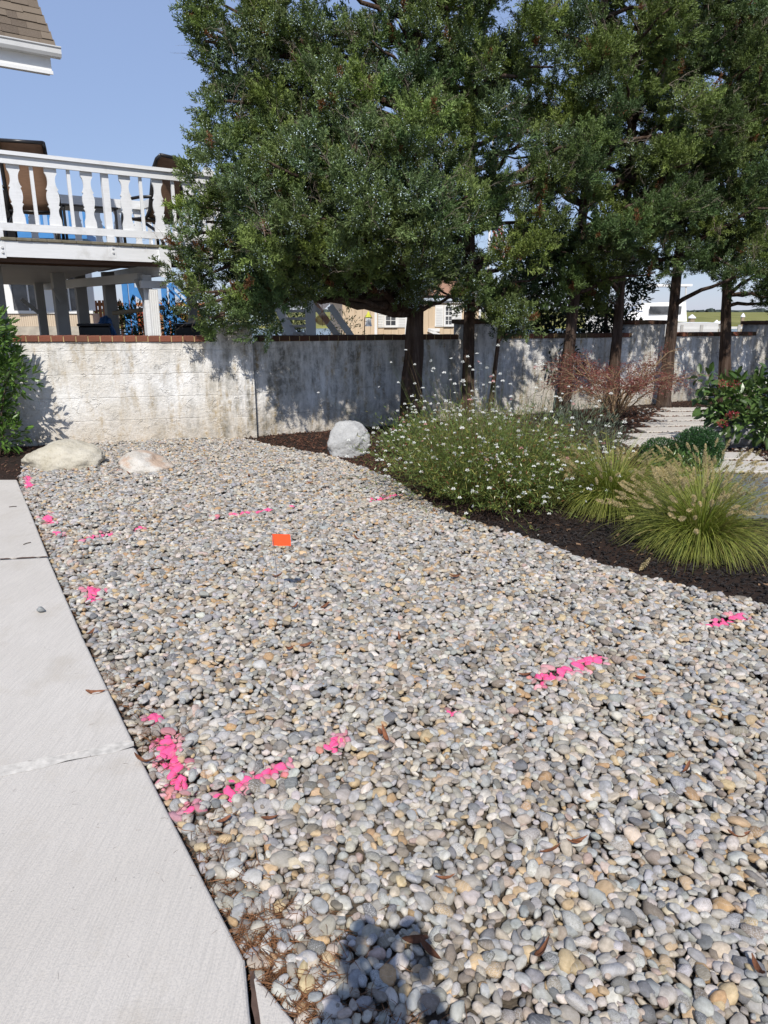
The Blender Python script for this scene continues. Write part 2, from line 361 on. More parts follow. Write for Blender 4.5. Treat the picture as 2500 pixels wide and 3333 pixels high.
def m_rock(name, c1, c2, c3=None, sc=3.0):
    t = NT(name); v = t.co('Object'); n = t.noise(v, sc, 7, 0.65); f = t.noise(v, sc * 14, 4, 0.75)
    a = t.ramp(n, [(0.32, c1), (0.68, c2)])
    if c3: a = t.mix(t.ramp(t.noise(t.map(v, (1, 1, 2.6), loc=(4, 1, 2)), 3.6, 5), [(0.47, 0.0), (0.58, 0.75)]), a, c3)
    a = t.mix(t.ramp(f, [(0.30, 0.55), (0.45, 0.0)]), a, tuple(x * 0.4 for x in c1)); a = t.mix(t.ramp(f, [(0.58, 0.0), (0.72, 0.35)]), a, (0.68, 0.67, 0.64))
    return t.fin(a, 0.85, t.bump(t.math('ADD', n, t.math('MULTIPLY', f, 0.4)), 0.03, 0.7), spec=0.2)
M['rock_cream'] = m_rock('cream_granite', (0.40, 0.36, 0.27), (0.58, 0.54, 0.45))
M['rock_orange'] = m_rock('orange_streaked_granite', (0.44, 0.40, 0.34), (0.60, 0.57, 0.52), (0.46, 0.31, 0.21))
M['rock_grey'] = m_rock('pale_grey_granite', (0.34, 0.34, 0.335), (0.52, 0.52, 0.51), None, 4.0)
M['rock_dark'] = m_rock('dark_grey_granite', (0.22, 0.22, 0.23), (0.34, 0.34, 0.35))  # a darker, faintly bluish grey than the pale granite
def m_bark():
    t = NT('cedar_bark'); v = t.co('Object'); s = t.map(v, (9, 9, 0.9)); n = t.noise(s, 2.2, 7, 0.7); n2 = t.noise(v, 1.6, 4); f = t.noise(t.map(v, (30, 30, 2.5)), 2.0, 4)
    a = t.ramp(n, [(0.28, (0.030, 0.018, 0.012)), (0.52, (0.090, 0.060, 0.045)), (0.75, (0.175, 0.130, 0.104))])
    a = t.mix(t.ramp(n2, [(0.5, 0.0), (0.7, 0.5)]), a, (0.16, 0.135, 0.115))
    return t.fin(a, 0.9, t.bump(t.math('ADD', n, t.math('MULTIPLY', f, 0.4)), 0.05, 0.9), spec=0.1)
M['bark'] = m_bark()
M['cedar'] = m_leaf('cedar_foliage', rough=0.55, trans=0.16)
M['twig'] = m_col('bare_twig', rough=0.85)
M['berry'] = m_paint('pale_blue_berry', (0.50, 0.62, 0.64), 0.6, 0.2, 30)
M['leaf'] = m_leaf('broad_leaf', 'GEOMETRY', 0.32, 0.18, spec=0.5)
M['leafo'] = m_leaf('broad_leaf_single', 'INSTANCER', 0.32, 0.18, spec=0.5)
M['blade'] = m_leaf('grass_blade', 'GEOMETRY', 0.5, 0.30)
M['seed'] = m_leaf('grass_plume', 'INSTANCER', 0.8, 0.35)
M['petal'] = m_leaf('white_petal', 'INSTANCER', 0.6, 0.30, (1, 1, 1))

# ------------------------------------------------------------------ the setting: land, water, marsh
def sheet(name, poly, z, mat, kind='structure'):
    b = MB(); b.add([(x, y, z) for x, y in poly], [tuple(range(len(poly)))]); o = b.build(name, mat); o['kind'] = kind; return o
def m_marsh():
    t = NT('marsh_grass'); v = t.co('Object'); n = t.noise(t.map(v, (0.02, 0.006, 1)), 6, 6, 0.6); f = t.noise(v, 0.6, 5, 0.7)
    a = t.ramp(n, [(0.35, (0.15, 0.15, 0.045)), (0.55, (0.25, 0.24, 0.075)), (0.75, (0.32, 0.29, 0.11))])
    return t.fin(t.mix(t.ramp(f, [(0.4, 0.35), (0.6, 0.0)]), a, (0.10, 0.11, 0.03)), 0.9, spec=0.1)
def m_water():
    t = NT('canal_water'); v = t.co('Object')
    return t.fin((0.05, 0.09, 0.14), 0.12, t.bump(t.noise(t.map(v, (1, 3, 1)), 2.5, 4), 0.05, 0.6), spec=0.5)
M['marsh'] = m_marsh(); M['water'] = m_water()
B = 9000
sheet('ground', [(-B, -B), (B, -B), (B, B), (-B, B)], -0.35, M['ground'])
sheet('canal_water', [(-60, 42), (900, 42), (900, 92), (-60, 92)], -0.30, M['water'])
# marsh: a slightly uneven sheet beyond the canal
b = MB(); nx, ny = 60, 40
for j in range(ny + 1):
    for i in range(nx + 1):
        yy = 92 + (j / ny) ** 2.2 * 2800; b.v.append((-1500 + 5000 * i / nx, yy, -0.2 + 0.25 * math.sin(i * 1.7 + j) * math.sin(j * 0.9) + (0.15 if j else -0.12)))
for j in range(ny):
    for i in range(nx): k = j * (nx + 1) + i; b.f.append((k, k + 1, k + nx + 2, k + nx + 1))
b.m = [0] * len(b.f); o = b.build('marsh', M['marsh']); o['kind'] = 'structure'
# far wood on the horizon
b = MB(); x = -1500
while x < 3600:
    w = random.uniform(20, 60); h = random.uniform(7, 14); n = 7
    vs = [(x + w * i / (n - 1) * 1.25, 2600 + random.uniform(-30, 30), h * (0.45 + 0.6 * math.sin(math.pi * (i + 0.5) / n)) * random.uniform(0.85, 1.1)) for i in range(n)]
    fs = []; base = [(p[0], p[1] - 15, -1) for p in vs]; bk = [(p[0], p[1] + 25, -1) for p in vs]
    for i in range(n - 1): fs += [(i, i + 1, n + i + 1, n + i), (i + 1, i, 2 * n + i, 2 * n + i + 1)]
    b.add(vs + base + bk, fs); x += w
o = b.build('far_treeline', m_paint('far_wood', (0.045, 0.06, 0.05), 0.95, 0.3, 0.05)); tag(o, 'low bluish line of woods beyond the marsh at the horizon', 'woods', kind='stuff')

# ------------------------------------------------------------------ yard surfaces
EDGE = [(-3.81, 7.2), (-3.10, 6.0), (-2.39, 4.79), (-1.62, 3.5), (-1.01, 2.52), (-0.80, 2.18), (-0.62, 1.90), (-0.44, 1.62), (-0.37, 1.52)]   # path edge, far to near
EDGE2 = [(-0.37, 1.52), (-0.30, 1.44), (-0.215, 1.345), (-0.10, 1.23), (0.06, 1.09), (0.28, 0.95), (0.60, 0.80)]                     # curved apron edge
MUL = [(-1.98, 9.87), (-1.5, 9.30), (-0.56, 8.45), (0.10, 7.31), (0.47, 6.2), (0.88, 5.54), (1.21, 5.22), (1.41, 4.83), (1.80, 4.40), (2.06, 4.17), (2.3, 3.98), (3.1, 3.45), (4.4, 2.8)]
GRAVEL = [(-4.35, 9.45), (-2.3, 9.95), (-1.98, 9.95)] + MUL + [(4.4, 0.2), (0.9, 0.2), (0.60, 0.80)] + EDGE2[::-1] + EDGE[::-1] + [(-3.95, 7.55), (-4.25, 8.2)]
bed = sheet('river_stone_bed', GRAVEL, -0.022, M['bed'])
sheet('yard_soil', [(-9, -4), (14, -4), (14, 17), (-9, 17)], -0.10, M['mulchbed'])
MBED = MUL + [(8, 2.0), (12, 6), (12, 17), (7.8, 15.2), (-2.1, 9.88)]
# mulch bed: gently mounded sheet
def in_poly(px, py, poly):
    px = np.asarray(px); py = np.asarray(py); c = np.zeros(px.shape, bool); n = len(poly)
    for i in range(n):
        x1, y1 = poly[i]; x2, y2 = poly[(i + 1) % n]
        k = ((y1 > py) != (y2 > py)); xx = (x2 - x1) * (py - y1) / ((y2 - y1) if y2 != y1 else 1e-9) + x1
        c ^= k & (px < xx)
    return c
sheet('mulch_bed', MBED, -0.012, M['mulchbed'])
sheet('mulch_patch', [(-6.5, 7.25), (-3.85, 7.25), (-3.95, 7.55), (-4.25, 8.2), (-4.35, 9.45), (-6.5, 9.0)], -0.012, M['mulchbed'])

# concrete path: three slabs and a curved apron piece, with joints
path = empty('concrete_path'); path['kind'] = 'structure'
def slab(poly, z1=0.022):
    b = MB(); b.slab(poly, -0.12, z1); me = b.mesh('slab'); o = obj('slab', me, M['concrete'], path)
    md = o.modifiers.new('bev', 'BEVEL'); md.width = 0.014; md.segments = 3; md.limit_method = 'ANGLE'; return o
def lerp(a, b, t): return tuple(a[i] + (b[i] - a[i]) * t for i in range(len(a)))
slab([(-5.6, 7.2), (-3.81, 7.2), (-3.10, 6.0), (-2.395, 4.80), (-4.9, 4.38)])
slab([(-4.9, 4.36), (-2.385, 4.775), (-1.62, 3.5), (-1.015, 2.525), (-3.9, 1.35)])
slab([(-3.88, 1.325), (-1.0, 2.495), (-0.80, 2.18), (-0.62, 1.90), (-0.44, 1.62), (-0.375, 1.52), (-0.335, 1.37), (-0.18, 0.85), (0.25, -1.2), (-3.3, -1.2)])
slab([(-0.36, 1.50)] + EDGE2[1:] + [(0.7, 0.3), (0.30, -1.2), (0.27, -1.2), (-0.162, 0.85), (-0.318, 1.37)], 0.015)
# crusty filler in the joints
def strip(name, p, q, w, z, mat, n=26, wob=0.4, parent=path):
    b = MB(); p = Vector(p); q = Vector(q); d = (q - p); t = Vector((-d.y, d.x)).normalized()
    for i in range(n + 1):
        c = p + d * i / n; ww = w * (1 + random.uniform(-wob, wob)) / 2; b.v += [(c.x - t.x * ww, c.y - t.y * ww, z), (c.x + t.x * ww, c.y + t.y * ww, z)]
    for i in range(n): b.f.append((2 * i, 2 * i + 2, 2 * i + 3, 2 * i + 1))
    b.m = [0] * n; return b.build(name, mat, parent)
M['filler'] = m_paint('pale_joint_filler', (0.52, 0.49, 0.44), 0.95, 0.25, 30)
M['crack'] = m_paint('rusty_joint_dirt', (0.09, 0.055, 0.04), 0.95, 0.4, 30)
strip('joint_filler', (-3.0, 1.695), (-1.01, 2.5095), 0.056, 0.0228, M['filler']); strip('joint_dirt', (-3.5, 1.492), (-1.95, 2.126), 0.024, 0.0245, M['crack'], wob=0.9)
strip('joint_filler', (-4.6, 4.420), (-2.7, 4.736), 0.050, 0.0225, M['filler']); strip('joint_dirt', (-2.8, 4.72), (-2.395, 4.785), 0.022, 0.0235, M['crack'], 12, 0.8)
strip('joint_dirt', (-0.352, 1.49), (-0.171, 0.85), 0.013, 0.0125, M['crack'], 20, 0.7)

# ------------------------------------------------------------------ river stones
def stone_mesh(i, sub=3):
    import bmesh
    bm = bmesh.new(); bmesh.ops.create_icosphere(bm, subdivisions=sub, radius=1.0)
    r = np.random.default_rng(100 + i); k = r.integers(6, 11); nn = unit(r.normal(size=(k, 3))); dd = r.uniform(0.50, 0.90, k); sharp = r.uniform(12, 44)
    ph = r.uniform(0, 6, 6)
    for v in bm.verts:
        d = np.array(v.co); d /= np.linalg.norm(d)
        q = np.maximum(nn @ d, 0) / dd
        rad = (1 + (q ** sharp).sum()) ** (-1 / sharp)
        rad *= 1 + 0.05 * math.sin(3 * d[0] + ph[0]) * math.sin(2.5 * d[1] + ph[1]) + 0.03 * math.sin(6 * d[2] + ph[2] + 4 * d[0])
        v.co = d * rad
    me = bpy.data.meshes.new('river_stone'); bm.to_mesh(me); bm.free(); me.materials.append(M['stone'])
    me.polygons.foreach_set('use_smooth', [True] * len(me.polygons)); return me
SM = [stone_mesh(i, 2) for i in range(16)]
SP = [proto('river_stone_template', m) for m in SM]
PAL = np.array([(0.355, 0.365, 0.375), (0.43, 0.435, 0.435), (0.58, 0.55, 0.51), (0.29, 0.305, 0.325), (0.41, 0.38, 0.34), (0.50, 0.44, 0.36), (0.245, 0.215, 0.175), (0.185, 0.18, 0.172), (0.48, 0.365, 0.215), (0.42, 0.27, 0.13), (0.14, 0.15, 0.165), (0.45, 0.345, 0.30), (0.33, 0.315, 0.285), (0.52, 0.51, 0.49), (0.22, 0.185, 0.15)])
PW = np.array([13, 13, 7, 8, 12, 10, 8, 5, 7, 3.6, 3.2, 1.4, 10, 7, 5.0]); PW = PW / PW.sum()
PINK = [((92, 1555), (95, 1588), 9), ((152, 1680), (165, 1705), 14), ((182, 1741), (206, 1741), 7), ((268, 1763), (380, 1738), 9), ((450, 1725), (468, 1724), 9), ((695, 1690), (703, 1690), 7),
        ((755, 1677), (875, 1665), 10), ((952, 1656), (968, 1656), 7), ((1210, 1632), (1295, 1617), 9), ((285, 1920), (318, 1930), 16), ((305, 1935), (305, 1962), 14), ((1755, 2215), (1950, 2150), 20), ((2315, 2035), (2420, 2010), 17),
        ((490, 2350), (510, 2348), 16), ((530, 2415), (545, 2450), 30), ((548, 2450), (585, 2550), 30), ((715, 2590), (760, 2565), 24), ((800, 2545), (920, 2495), 24), ((1082, 2440), (1098, 2420), 24), ((1462, 2322), (1478, 2328), 16), ((605, 2648), (625, 2636), 18)]
def pink_of(x, y):
    p = np.zeros(len(x))
    for a, c, w in PINK:
        A = G(*a); Bq = G(*c); rr = w / FPX * math.hypot(A.y, 1.7) * 0.72
        d = np.array([Bq.x - A.x, Bq.y - A.y]); L = max((d @ d), 1e-6)
        t = np.clip(((x - A.x) * d[0] + (y - A.y) * d[1]) / L, 0, 1); q = np.hypot(x - A.x - t * d[0], (y - A.y - t * d[1]) * 0.8)
        p = np.maximum(p, np.where(q < rr, 1.2, np.where((q < rr * 2.4) & (np.sin(x * 913 + y * 577) > 0.1), 0.15 + 0.35 * np.abs(np.sin(x * 311 + y * 733)), 0.0)))
    return p
def make_stones():
    cell = 0.01; x0, y0 = -5.0, -0.2; W_, H_ = 960, 1040
    hm = np.full((H_, W_), -0.055)
    out = []
    def layer(sp, amin, amax, cand):
        xs, ys = np.meshgrid(np.arange(-4.6, 4.4, sp), np.arange(0.3, 10.0, sp * 0.87)); xs[1::2] += sp / 2
        xs = xs.ravel() + rng.uniform(-0.3, 0.3, xs.size) * sp; ys = ys.ravel() + rng.uniform(-0.3, 0.3, ys.size) * sp
        g_ = 0.022; k = in_poly(xs - g_, ys, GRAVEL) & in_poly(xs + 0.012, ys, GRAVEL) & in_poly(xs, ys - g_ * 0.6, GRAVEL) & ~((xs > 2.6) & (ys < 2.0)); xs, ys = xs[k], ys[k]; n = len(xs)
        A = np.clip(rng.lognormal(math.log((amin + amax) / 2), 0.30, n), amin * 0.70, amax * 1.5); Bb = A * rng.uniform(0.58, 0.95, n); Cc = A * rng.uniform(0.44, 0.74, n)
        order = rng.permutation(n)
        for i in order:
            a, bb, c = A[i], Bb[i], Cc[i]; best = None
            for q in range(cand):
                px = xs[i] + (rng.uniform(-0.45, 0.45) * sp if q else 0); py = ys[i] + (rng.uniform(-0.45, 0.45) * sp if q else 0); yaw = rng.uniform(0, math.pi)
                i0 = int((px - a - x0) / cell); i1 = int((px + a - x0) / cell) + 2; j0 = int((py - a - y0) / cell); j1 = int((py + a - y0) / cell) + 2
                if i0 < 0 or j0 < 0 or i1 > W_ or j1 > H_: continue
                gx = x0 + (np.arange(i0, i1) + 0.5) * cell - px; gy = (y0 + (np.arange(j0, j1) + 0.5) * cell - py)[:, None]
                cs, sn = math.cos(yaw), math.sin(yaw)
                r2 = ((gx * cs + gy * sn) / a) ** 2 + ((-gx * sn + gy * cs) / bb) ** 2
                pr = np.sqrt(np.maximum(1 - r2, 0)) * c; ins = r2 < 1
                if not ins.any(): continue
                h = hm[j0:j1, i0:i1]; zc = (h + pr)[ins].max()
                if best is None or zc < best[0]: best = (zc, px, py, yaw, (j0, j1, i0, i1), pr, ins)
            if best is None: continue
            zc, px, py, yaw, (j0, j1, i0, i1), pr, ins = best
            zc -= 0.35 * c
            h = hm[j0:j1, i0:i1]; np.maximum(h, np.where(ins, zc + pr, -9), out=h)
            out.append((px, py, zc, a, bb, c, yaw))
    layer(0.039, 0.017, 0.027, 1); n1 = len(out); layer(0.0345, 0.0140, 0.0265, 3)
    a = np.array(out); n = len(a)
    t_ = a[:, 2] + a[:, 5]; a[:n1, 2] = -0.006 + (a[:n1, 2] + 0.04) * 0.4 - 0.006; m2 = np.median(t_[n1:])      # trampled level: tops settle to one height
    a[n1:, 2] = np.clip((t_[n1:] - m2) * 0.32, -0.010, 0.011) + 0.018 - a[n1:, 5]
    a[n1:, 3:5] *= 1.12
    tilt = rng.normal(0, R(13), (n, 2)); rot = np.stack([tilt[:, 0], tilt[:, 1], a[:, 6]], 1)
    ci = rng.choice(len(PAL), n, p=PW); col = PAL[ci] * np.array([[1.15, 1.10, 1.04]]) * rng.uniform(0.82, 1.18, (n, 1)) * rng.uniform(0.96, 1.04, (n, 3))
    col = col * 0.86 + 0.14 * np.array([[0.42, 0.40, 0.375]])
    return a, rot, col
SA, SROT, SCOL = make_stones()
nS = len(SA); SSEED = rng.uniform(0, 1, nS); SSPK = np.where(rng.uniform(0, 1, nS) < 0.16, rng.uniform(0.5, 1.0, nS), 0.0); SPK = pink_of(SA[:, 0], SA[:, 1]); SVID = rng.integers(0, 16, nS)
# the largest in view become single objects: near the camera, inside the frame, on top
d = SA[:, 1] * math.cos(PITCH) + (CAMH - SA[:, 2]) * math.sin(PITCH); vy = SA[:, 1] * math.sin(PITCH) - (CAMH - SA[:, 2]) * math.cos(PITCH)
inv = (np.abs(SA[:, 0] / d) < 0.54) & (vy / d > -0.71)
size = np.where(inv, SA[:, 3] / d + SA[:, 2] * 0.25, -1); top = np.argsort(-size)[:300]; isol = np.zeros(nS, bool); isol[top] = True
for i in top:
    o = obj('river_stone', SM[SVID[i]], None, bed, SA[i, :3], SROT[i], SA[i, 3:6]); o['col'] = [float(c) for c in SCOL[i]]; o['seed'] = float(SSEED[i]); o['pink'] = float(SPK[i]); o['speck'] = float(SSPK[i])
k = ~isol
o = scatter('river_stones', SP, SA[k, :3], SROT[k], SA[k, 3:6], SVID[k], {'col': SCOL[k], 'seed': SSEED[k], 'pink': SPK[k], 'speck': SSPK[k]}, bed, [M['stone']]); o['kind'] = 'stuff'
def ground_h(x, y):
    q = np.hypot(SA[:, 0] - x, SA[:, 1] - y); i = np.argsort(q)[:4]; return float((SA[i, 2] + SA[i, 5] * 0.8).max())

# ------------------------------------------------------------------ boulders
def boulder(name, cx, cy, sx, sy, sz, seed, mat, label, zc=0.0, rz=0.0, cuts=8, prof=None, grp=None):
    import bmesh
    bm = bmesh.new(); bmesh.ops.create_icosphere(bm, subdivisions=5, radius=1.0); r = np.random.default_rng(seed)
    nn = unit(r.normal(size=(cuts, 3))); dd = r.uniform(0.66, 0.94, cuts); ph = r.uniform(0, 6, 8)
    for v in bm.verts:
        q = np.array(v.co); q /= np.linalg.norm(q); k = np.maximum(nn @ q, 0) / dd; rad = (1 + (k ** 24).sum()) ** (-1 / 24)
        rad *= 1 + 0.05 * math.sin(3 * q[0] + ph[0]) * math.sin(3 * q[2] + ph[1]) + 0.025 * math.sin(9 * q[0] + ph[2] + 3 * q[1]) * math.sin(8 * q[2] + ph[3]) + 0.012 * math.sin(21 * q[0] + ph[4]) * math.sin(19 * q[2] + 17 * q[1] + ph[5])
        qq = Vector(q) * 1.6 + Vector((seed, 0, 0)); rad *= 1 + 0.085 * mnoise.fractal(qq, 1.0, 2.0, 5) + 0.03 * mnoise.fractal(qq * 5, 1.0, 2.0, 3)
        v.co = Vector((q[0] * rad * sx, q[1] * rad * sy, q[2] * rad * sz))
        if prof: v.co.z *= prof(q[0])
    me = bpy.data.meshes.new(name); bm.to_mesh(me); bm.free(); me.polygons.foreach_set('use_smooth', [True] * len(me.polygons))
    o = obj(name, me, mat, None, (cx, cy, zc), (0, 0, rz)); return tag(o, label, 'boulder', grp)
boulder('boulder', -3.68, 8.02, 0.50, 0.34, 0.285, 3, M['rock_cream'], 'long cream granite boulder lying by the stained wall, left of the orange-streaked rock', 0.02, 0.1, 5, lambda x: 0.95 - 0.28 * max(0, x) ** 1.2 - 0.45 * max(0, -x) ** 2)
boulder('boulder', -2.68, 7.82, 0.33, 0.28, 0.225, 11, M['rock_orange'], 'low flat-topped pale boulder with orange-brown streaks among the river stones', 0.0, -0.2, 9, lambda x: 0.95)
boulder('boulder', -0.435, 8.66, 0.275, 0.25, 0.265, 21, M['rock_grey'], 'round pale grey speckled boulder on the mulch before the shaded wall', 0.16, 0.5, 9)
boulder('boulder', 4.62, 9.35, 0.42, 0.32, 0.30, 31, M['rock_dark'], 'dark grey rock half hidden beneath the red-flowered hydrangea', 0.12, 0.3, 8)
# small loose stone and twigs on the concrete
q = G(133, 1993, 0.022)
o = obj('loose_stone', stone_mesh(57, 2), None, None, (q.x, q.y, 0.042), (0.9, 0.6, 0.4), (0.030, 0.019, 0.022)); o['col'] = [0.27, 0.29, 0.29]; o['seed'] = 0.3; o['pink'] = 0.0; o['speck'] = 0.9
tag(o, 'single small grey stone lying alone on the concrete path', 'stone')

# ------------------------------------------------------------------ garden wall
FA = Frame(-2.30, 9.87, math.atan2(0.80, 3.25)); AB = math.atan2(0.54, 1.0); FB = Frame(-1.80, 10.03, AB)
wall = empty('garden_wall', (-2.0, 9.95, 0), 0, 'stucco garden wall with brick coping and pillars behind the cedars', 'wall')
WTOP = lambda x: 1.385 - 0.0085 * (x + 2.0) if x > -2 else 1.385 - 0.010 * (x + 2.0)
def panel(fr, s0, s1, y0, y1, z0, ztop, dirt, name='wall_panel', nx=None):
    """a rendered wall panel, its face slightly wavy; dirt(s, z) is the lichen amount"""
    L = s1 - s0; nx = nx or max(2, int(L / 0.04)); nz = 34; b = MB(); D = []
    def zt(s): w = fr.w(s, 0, 0); return ztop(w.x)
    for j in range(nz + 1):
        for i in range(nx + 1):
            s = s0 + L * i / nx; z = z0 + (zt(s) - z0) * j / nz; e = 0 < i < nx and j < nz
            off = (0.006 * math.sin(s * 5.1 + z * 3) + 0.004 * math.sin(s * 13 + z * 9) + random.uniform(-1, 1) * 0.0022) if e else 0
            p = fr.w(s, y0 + off, z); b.v.append(tuple(p)); D.append(dirt(s, z))
    for j in range(nz):
        for i in range(nx): k = j * (nx + 1) + i; b.f.append((k, k + 1, k + nx + 2, k + nx + 1))
    n0 = len(b.v); T0 = nz * (nx + 1)
    for s in (s0, s1):
        for z in (z0, zt(s)): b.v.append(tuple(fr.w(s, y1, z))); D.append(dirt(s, z))
    b.f += [(n0, 0, T0, n0 + 1), (nx, n0 + 2, n0 + 3, T0 + nx), (T0, T0 + nx, n0 + 3, n0 + 1), (n0 + 2, nx, 0, n0)]
    # fill the end and top faces against the dense front edge simply: fans are hidden by coping and pillars
    b.m = [0] * len(b.f); me = b.mesh(name, True); me.attributes.new('dirt', 'FLOAT', 'POINT').data.foreach_set('value', D)
    o = obj(name, me, M['stucco'], wall, -wall.location); return o
def nz_(a, b): return 0.5 + 0.5 * math.sin(a * 2.3 + 1.7 * math.sin(b * 2.1 + a)) 
panel(FA, -4.2, 0.02, 0, 0.2, -0.12, lambda x: WTOP(x) - 0.082, lambda s, z: min(1, max(0, 0.10 + 0.40 * max(0, 1 + s / 1.7) + 0.24 * (z > 0.9) * nz_(s * 2, z))))
panel(FB, 0.0, 11.8, 0, 0.2, -0.12, lambda x: WTOP(x) - 0.082, lambda s, z: min(1, 0.62 + 0.25 * nz_(s, z) - 0.3 * max(0, min(1, (s - 5) / 3))))
def pillar(fr, u0, u1, vt, yo, dep, dirt, cap=True):
    s0, _ = fr.px(u0, 1200, yo); s1, _ = fr.px(u1, 1200, yo); _, zt = fr.px((u0 + u1) / 2, vt, yo)
    panel(fr, s0, s1, yo, yo + dep, -0.12, lambda x: zt, dirt, 'pillar', 12)
    b = MB()
    for s in (s0, s1):                                     # side faces
        pass
    if cap:
        n = max(2, round((s1 - s0 + 0.06) / 0.15)); st = (s1 - s0 + 0.06) / n
        for i in range(n): brick(fr, s0 - 0.03 + st * (i + 0.5), yo - 0.03, yo + dep + 0.03, zt, st - 0.01, 0.07, 'brick_dirty')
    return s0, s1, zt
BR = {}
def brick(fr, s, y0, y1, z, w, h, mat):
    k = (round(w, 3), round(y1 - y0, 3), h, mat)
    if k not in BR:
        b = MB(); b.box(-w / 2, w / 2, 0, y1 - y0, 0, h, bev=0.006); me = b.mesh('brick'); me.materials.append(M[mat]); BR[k] = me
    p = fr.w(s, y0 + random.uniform(-0.004, 0.004), z + random.uniform(-0.002, 0.002)) - wall.location
    return obj('brick', BR[k], None, wall, p, (random.uniform(-0.01, 0.01), random.uniform(-0.01, 0.01), fr.a + random.uniform(-0.012, 0.012)))
def coping(fr, s0, s1, st, mat):
    n = int((s1 - s0) / st); z = lambda s: WTOP(fr.w(s, 0, 0).x) - 0.079
    for i in range(n): s = s0 + st * (i + 0.5); brick(fr, s, -0.025, 0.225, z(s), st - 0.013, 0.076, mat if mat != 'mix' else ('brick' if random.random() < 0.25 else 'brick_dirty'))
    b = MB(); a = fr.w(s0 + 0.02, 0.1, z(s0) + 0.034) - wall.location; q = fr.w(s0 + n * st - 0.02, 0.1, z(s0 + n * st) + 0.034) - wall.location; b.beam(a, q, 0.236, 0.066); b.build('mortar', M['mortar'], wall)
pd = lambda s, z: 0.55 + 0.3 * nz_(s * 3, z)
coping(FA, -4.1, -0.10, 0.148, 'brick')
pillar(FA, 706, 826, 1050, -0.085, 0.36, lambda s, z: 0.95 - 0.25 * nz_(s * 3, z), False)
coping(FB, 0.08, 3.50, 0.150, 'brick_dirty')
pillar(FB, 1512, 1622, 1054, -0.06, 0.34, pd)
coping(FB, 4.15, 8.05, 0.150, 'mix')
pillar(FB, 2052, 2152, 1056, -0.06, 0.38, pd)
coping(FB, 8.55, 11.6, 0.150, 'mix')
pillar(FB, 2452, 2540, 1056, -0.06, 0.38, pd)

# ------------------------------------------------------------------ neighbour's deck
FD = Frame(-4.91, 10.0, math.atan2(1.5, 2.18))
def c2(x, y): return (x * 0.42194, 440 + y * 0.42194)
def dk(x, y, yo=0.0): return FD.px(*c2(x, y), yo)
deck = empty('raised_deck', FD.o, FD.a, 'white railed raised wooden deck with cut-out balusters behind the wall', 'deck')
ZC = dk(0, 122)[1]; ZF = dk(0, 152)[1]; ZB = dk(0, 217)[1]; ZR1 = dk(0, 675)[1]; ZR0 = dk(0, 735)[1]; ZD = dk(200, 797)[1]; ZD0 = ZD - 0.042; ZRM = dk(200, 945)[1]
SE = dk(1600, 300)[0]
b = MB(); b.box(-2.2, SE + 0.05, -0.09, 0.07, ZF, ZC); b.build('rail_cap', M['white_x'], deck)
b = MB(); b.box(-2.2, SE, -0.055, -0.015, ZB, ZF - 0.002); b.build('top_rail', M['white_x'], deck)
b = MB(); b.box(-2.2, SE, -0.055, -0.015, ZR0, ZR1); b.build('bottom_rail', M['white_x'], deck)
hb = ZB - ZR1
# cut-out board profile: half width against height fraction from the bottom
prof = [(0.0, 0.078)] + [(0.04 + 0.14 * t, 0.078 - 0.0 * t) for t in (0.2,)] + [(0.14, 0.076), (0.18, 0.066), (0.22, 0.056), (0.26, 0.052), (0.30, 0.054), (0.335, 0.066), (0.355, 0.078), (0.375, 0.060), (0.40, 0.068), (0.44, 0.076), (0.49, 0.080), (0.54, 0.077), (0.58, 0.069), (0.605, 0.060), (0.625, 0.078), (0.655, 0.062), (0.70, 0.051), (0.75, 0.047), (0.80, 0.049), (0.84, 0.058), (0.87, 0.071), (0.885, 0.077), (1.0, 0.077)]
hgt = hb + 0.06
poly = [(w, ZR1 - 0.03 + t * hgt) for t, w in prof] + [(-w, ZR1 - 0.03 + t * hgt) for t, w in prof[::-1]]
b = MB(); b.prism(poly, 0, 0.034); mb_ = b.mesh('baluster'); mb_.materials.append(M['white'])
b = MB(); b.box(-0.021, 0.021, 0, 0.036, ZR1 - 0.03, ZB + 0.03); mp_ = b.mesh('picket'); mp_.materials.append(M['white'])
for cx in (-195, 95, 383, 660, 955, 1206, 1440, 1680): s = dk(cx, 230 + cx * 0.08)[0]; obj('baluster', mb_, None, deck, (s, -0.014, 0))
for cx in (-50, 237, 523, 1078, 1327, 1555): s = dk(cx, 240 + cx * 0.08)[0]; obj('picket', mp_, None, deck, (s, -0.014, 0))
for cx in (-35, 806):
    s = dk(cx, 240 + cx * 0.08)[0]; b = MB(); b.box(s - 0.045, s + 0.045, -0.012, 0.07, ZR1 + 0.001, ZB + 0.03); b.build('rail_post', M['white'], deck)
for cx in (0, 852):
    s = dk(cx, 850)[0]; b = MB(); b.box(s - 0.05, s + 0.05, -0.065, -0.013, dk(cx, 948)[1], ZR0 - 0.002); po = b.build('post_foot', M['white'], deck)
    for dz in (0.07, 0.13):
        bb = MB(); bb.tube([(s + 0.012, -0.08, dk(cx, 948)[1] + dz), (s + 0.012, -0.062, dk(cx, 948)[1] + dz)], [0.014, 0.018], 8); bb.build('bolt', M['metal'], po)
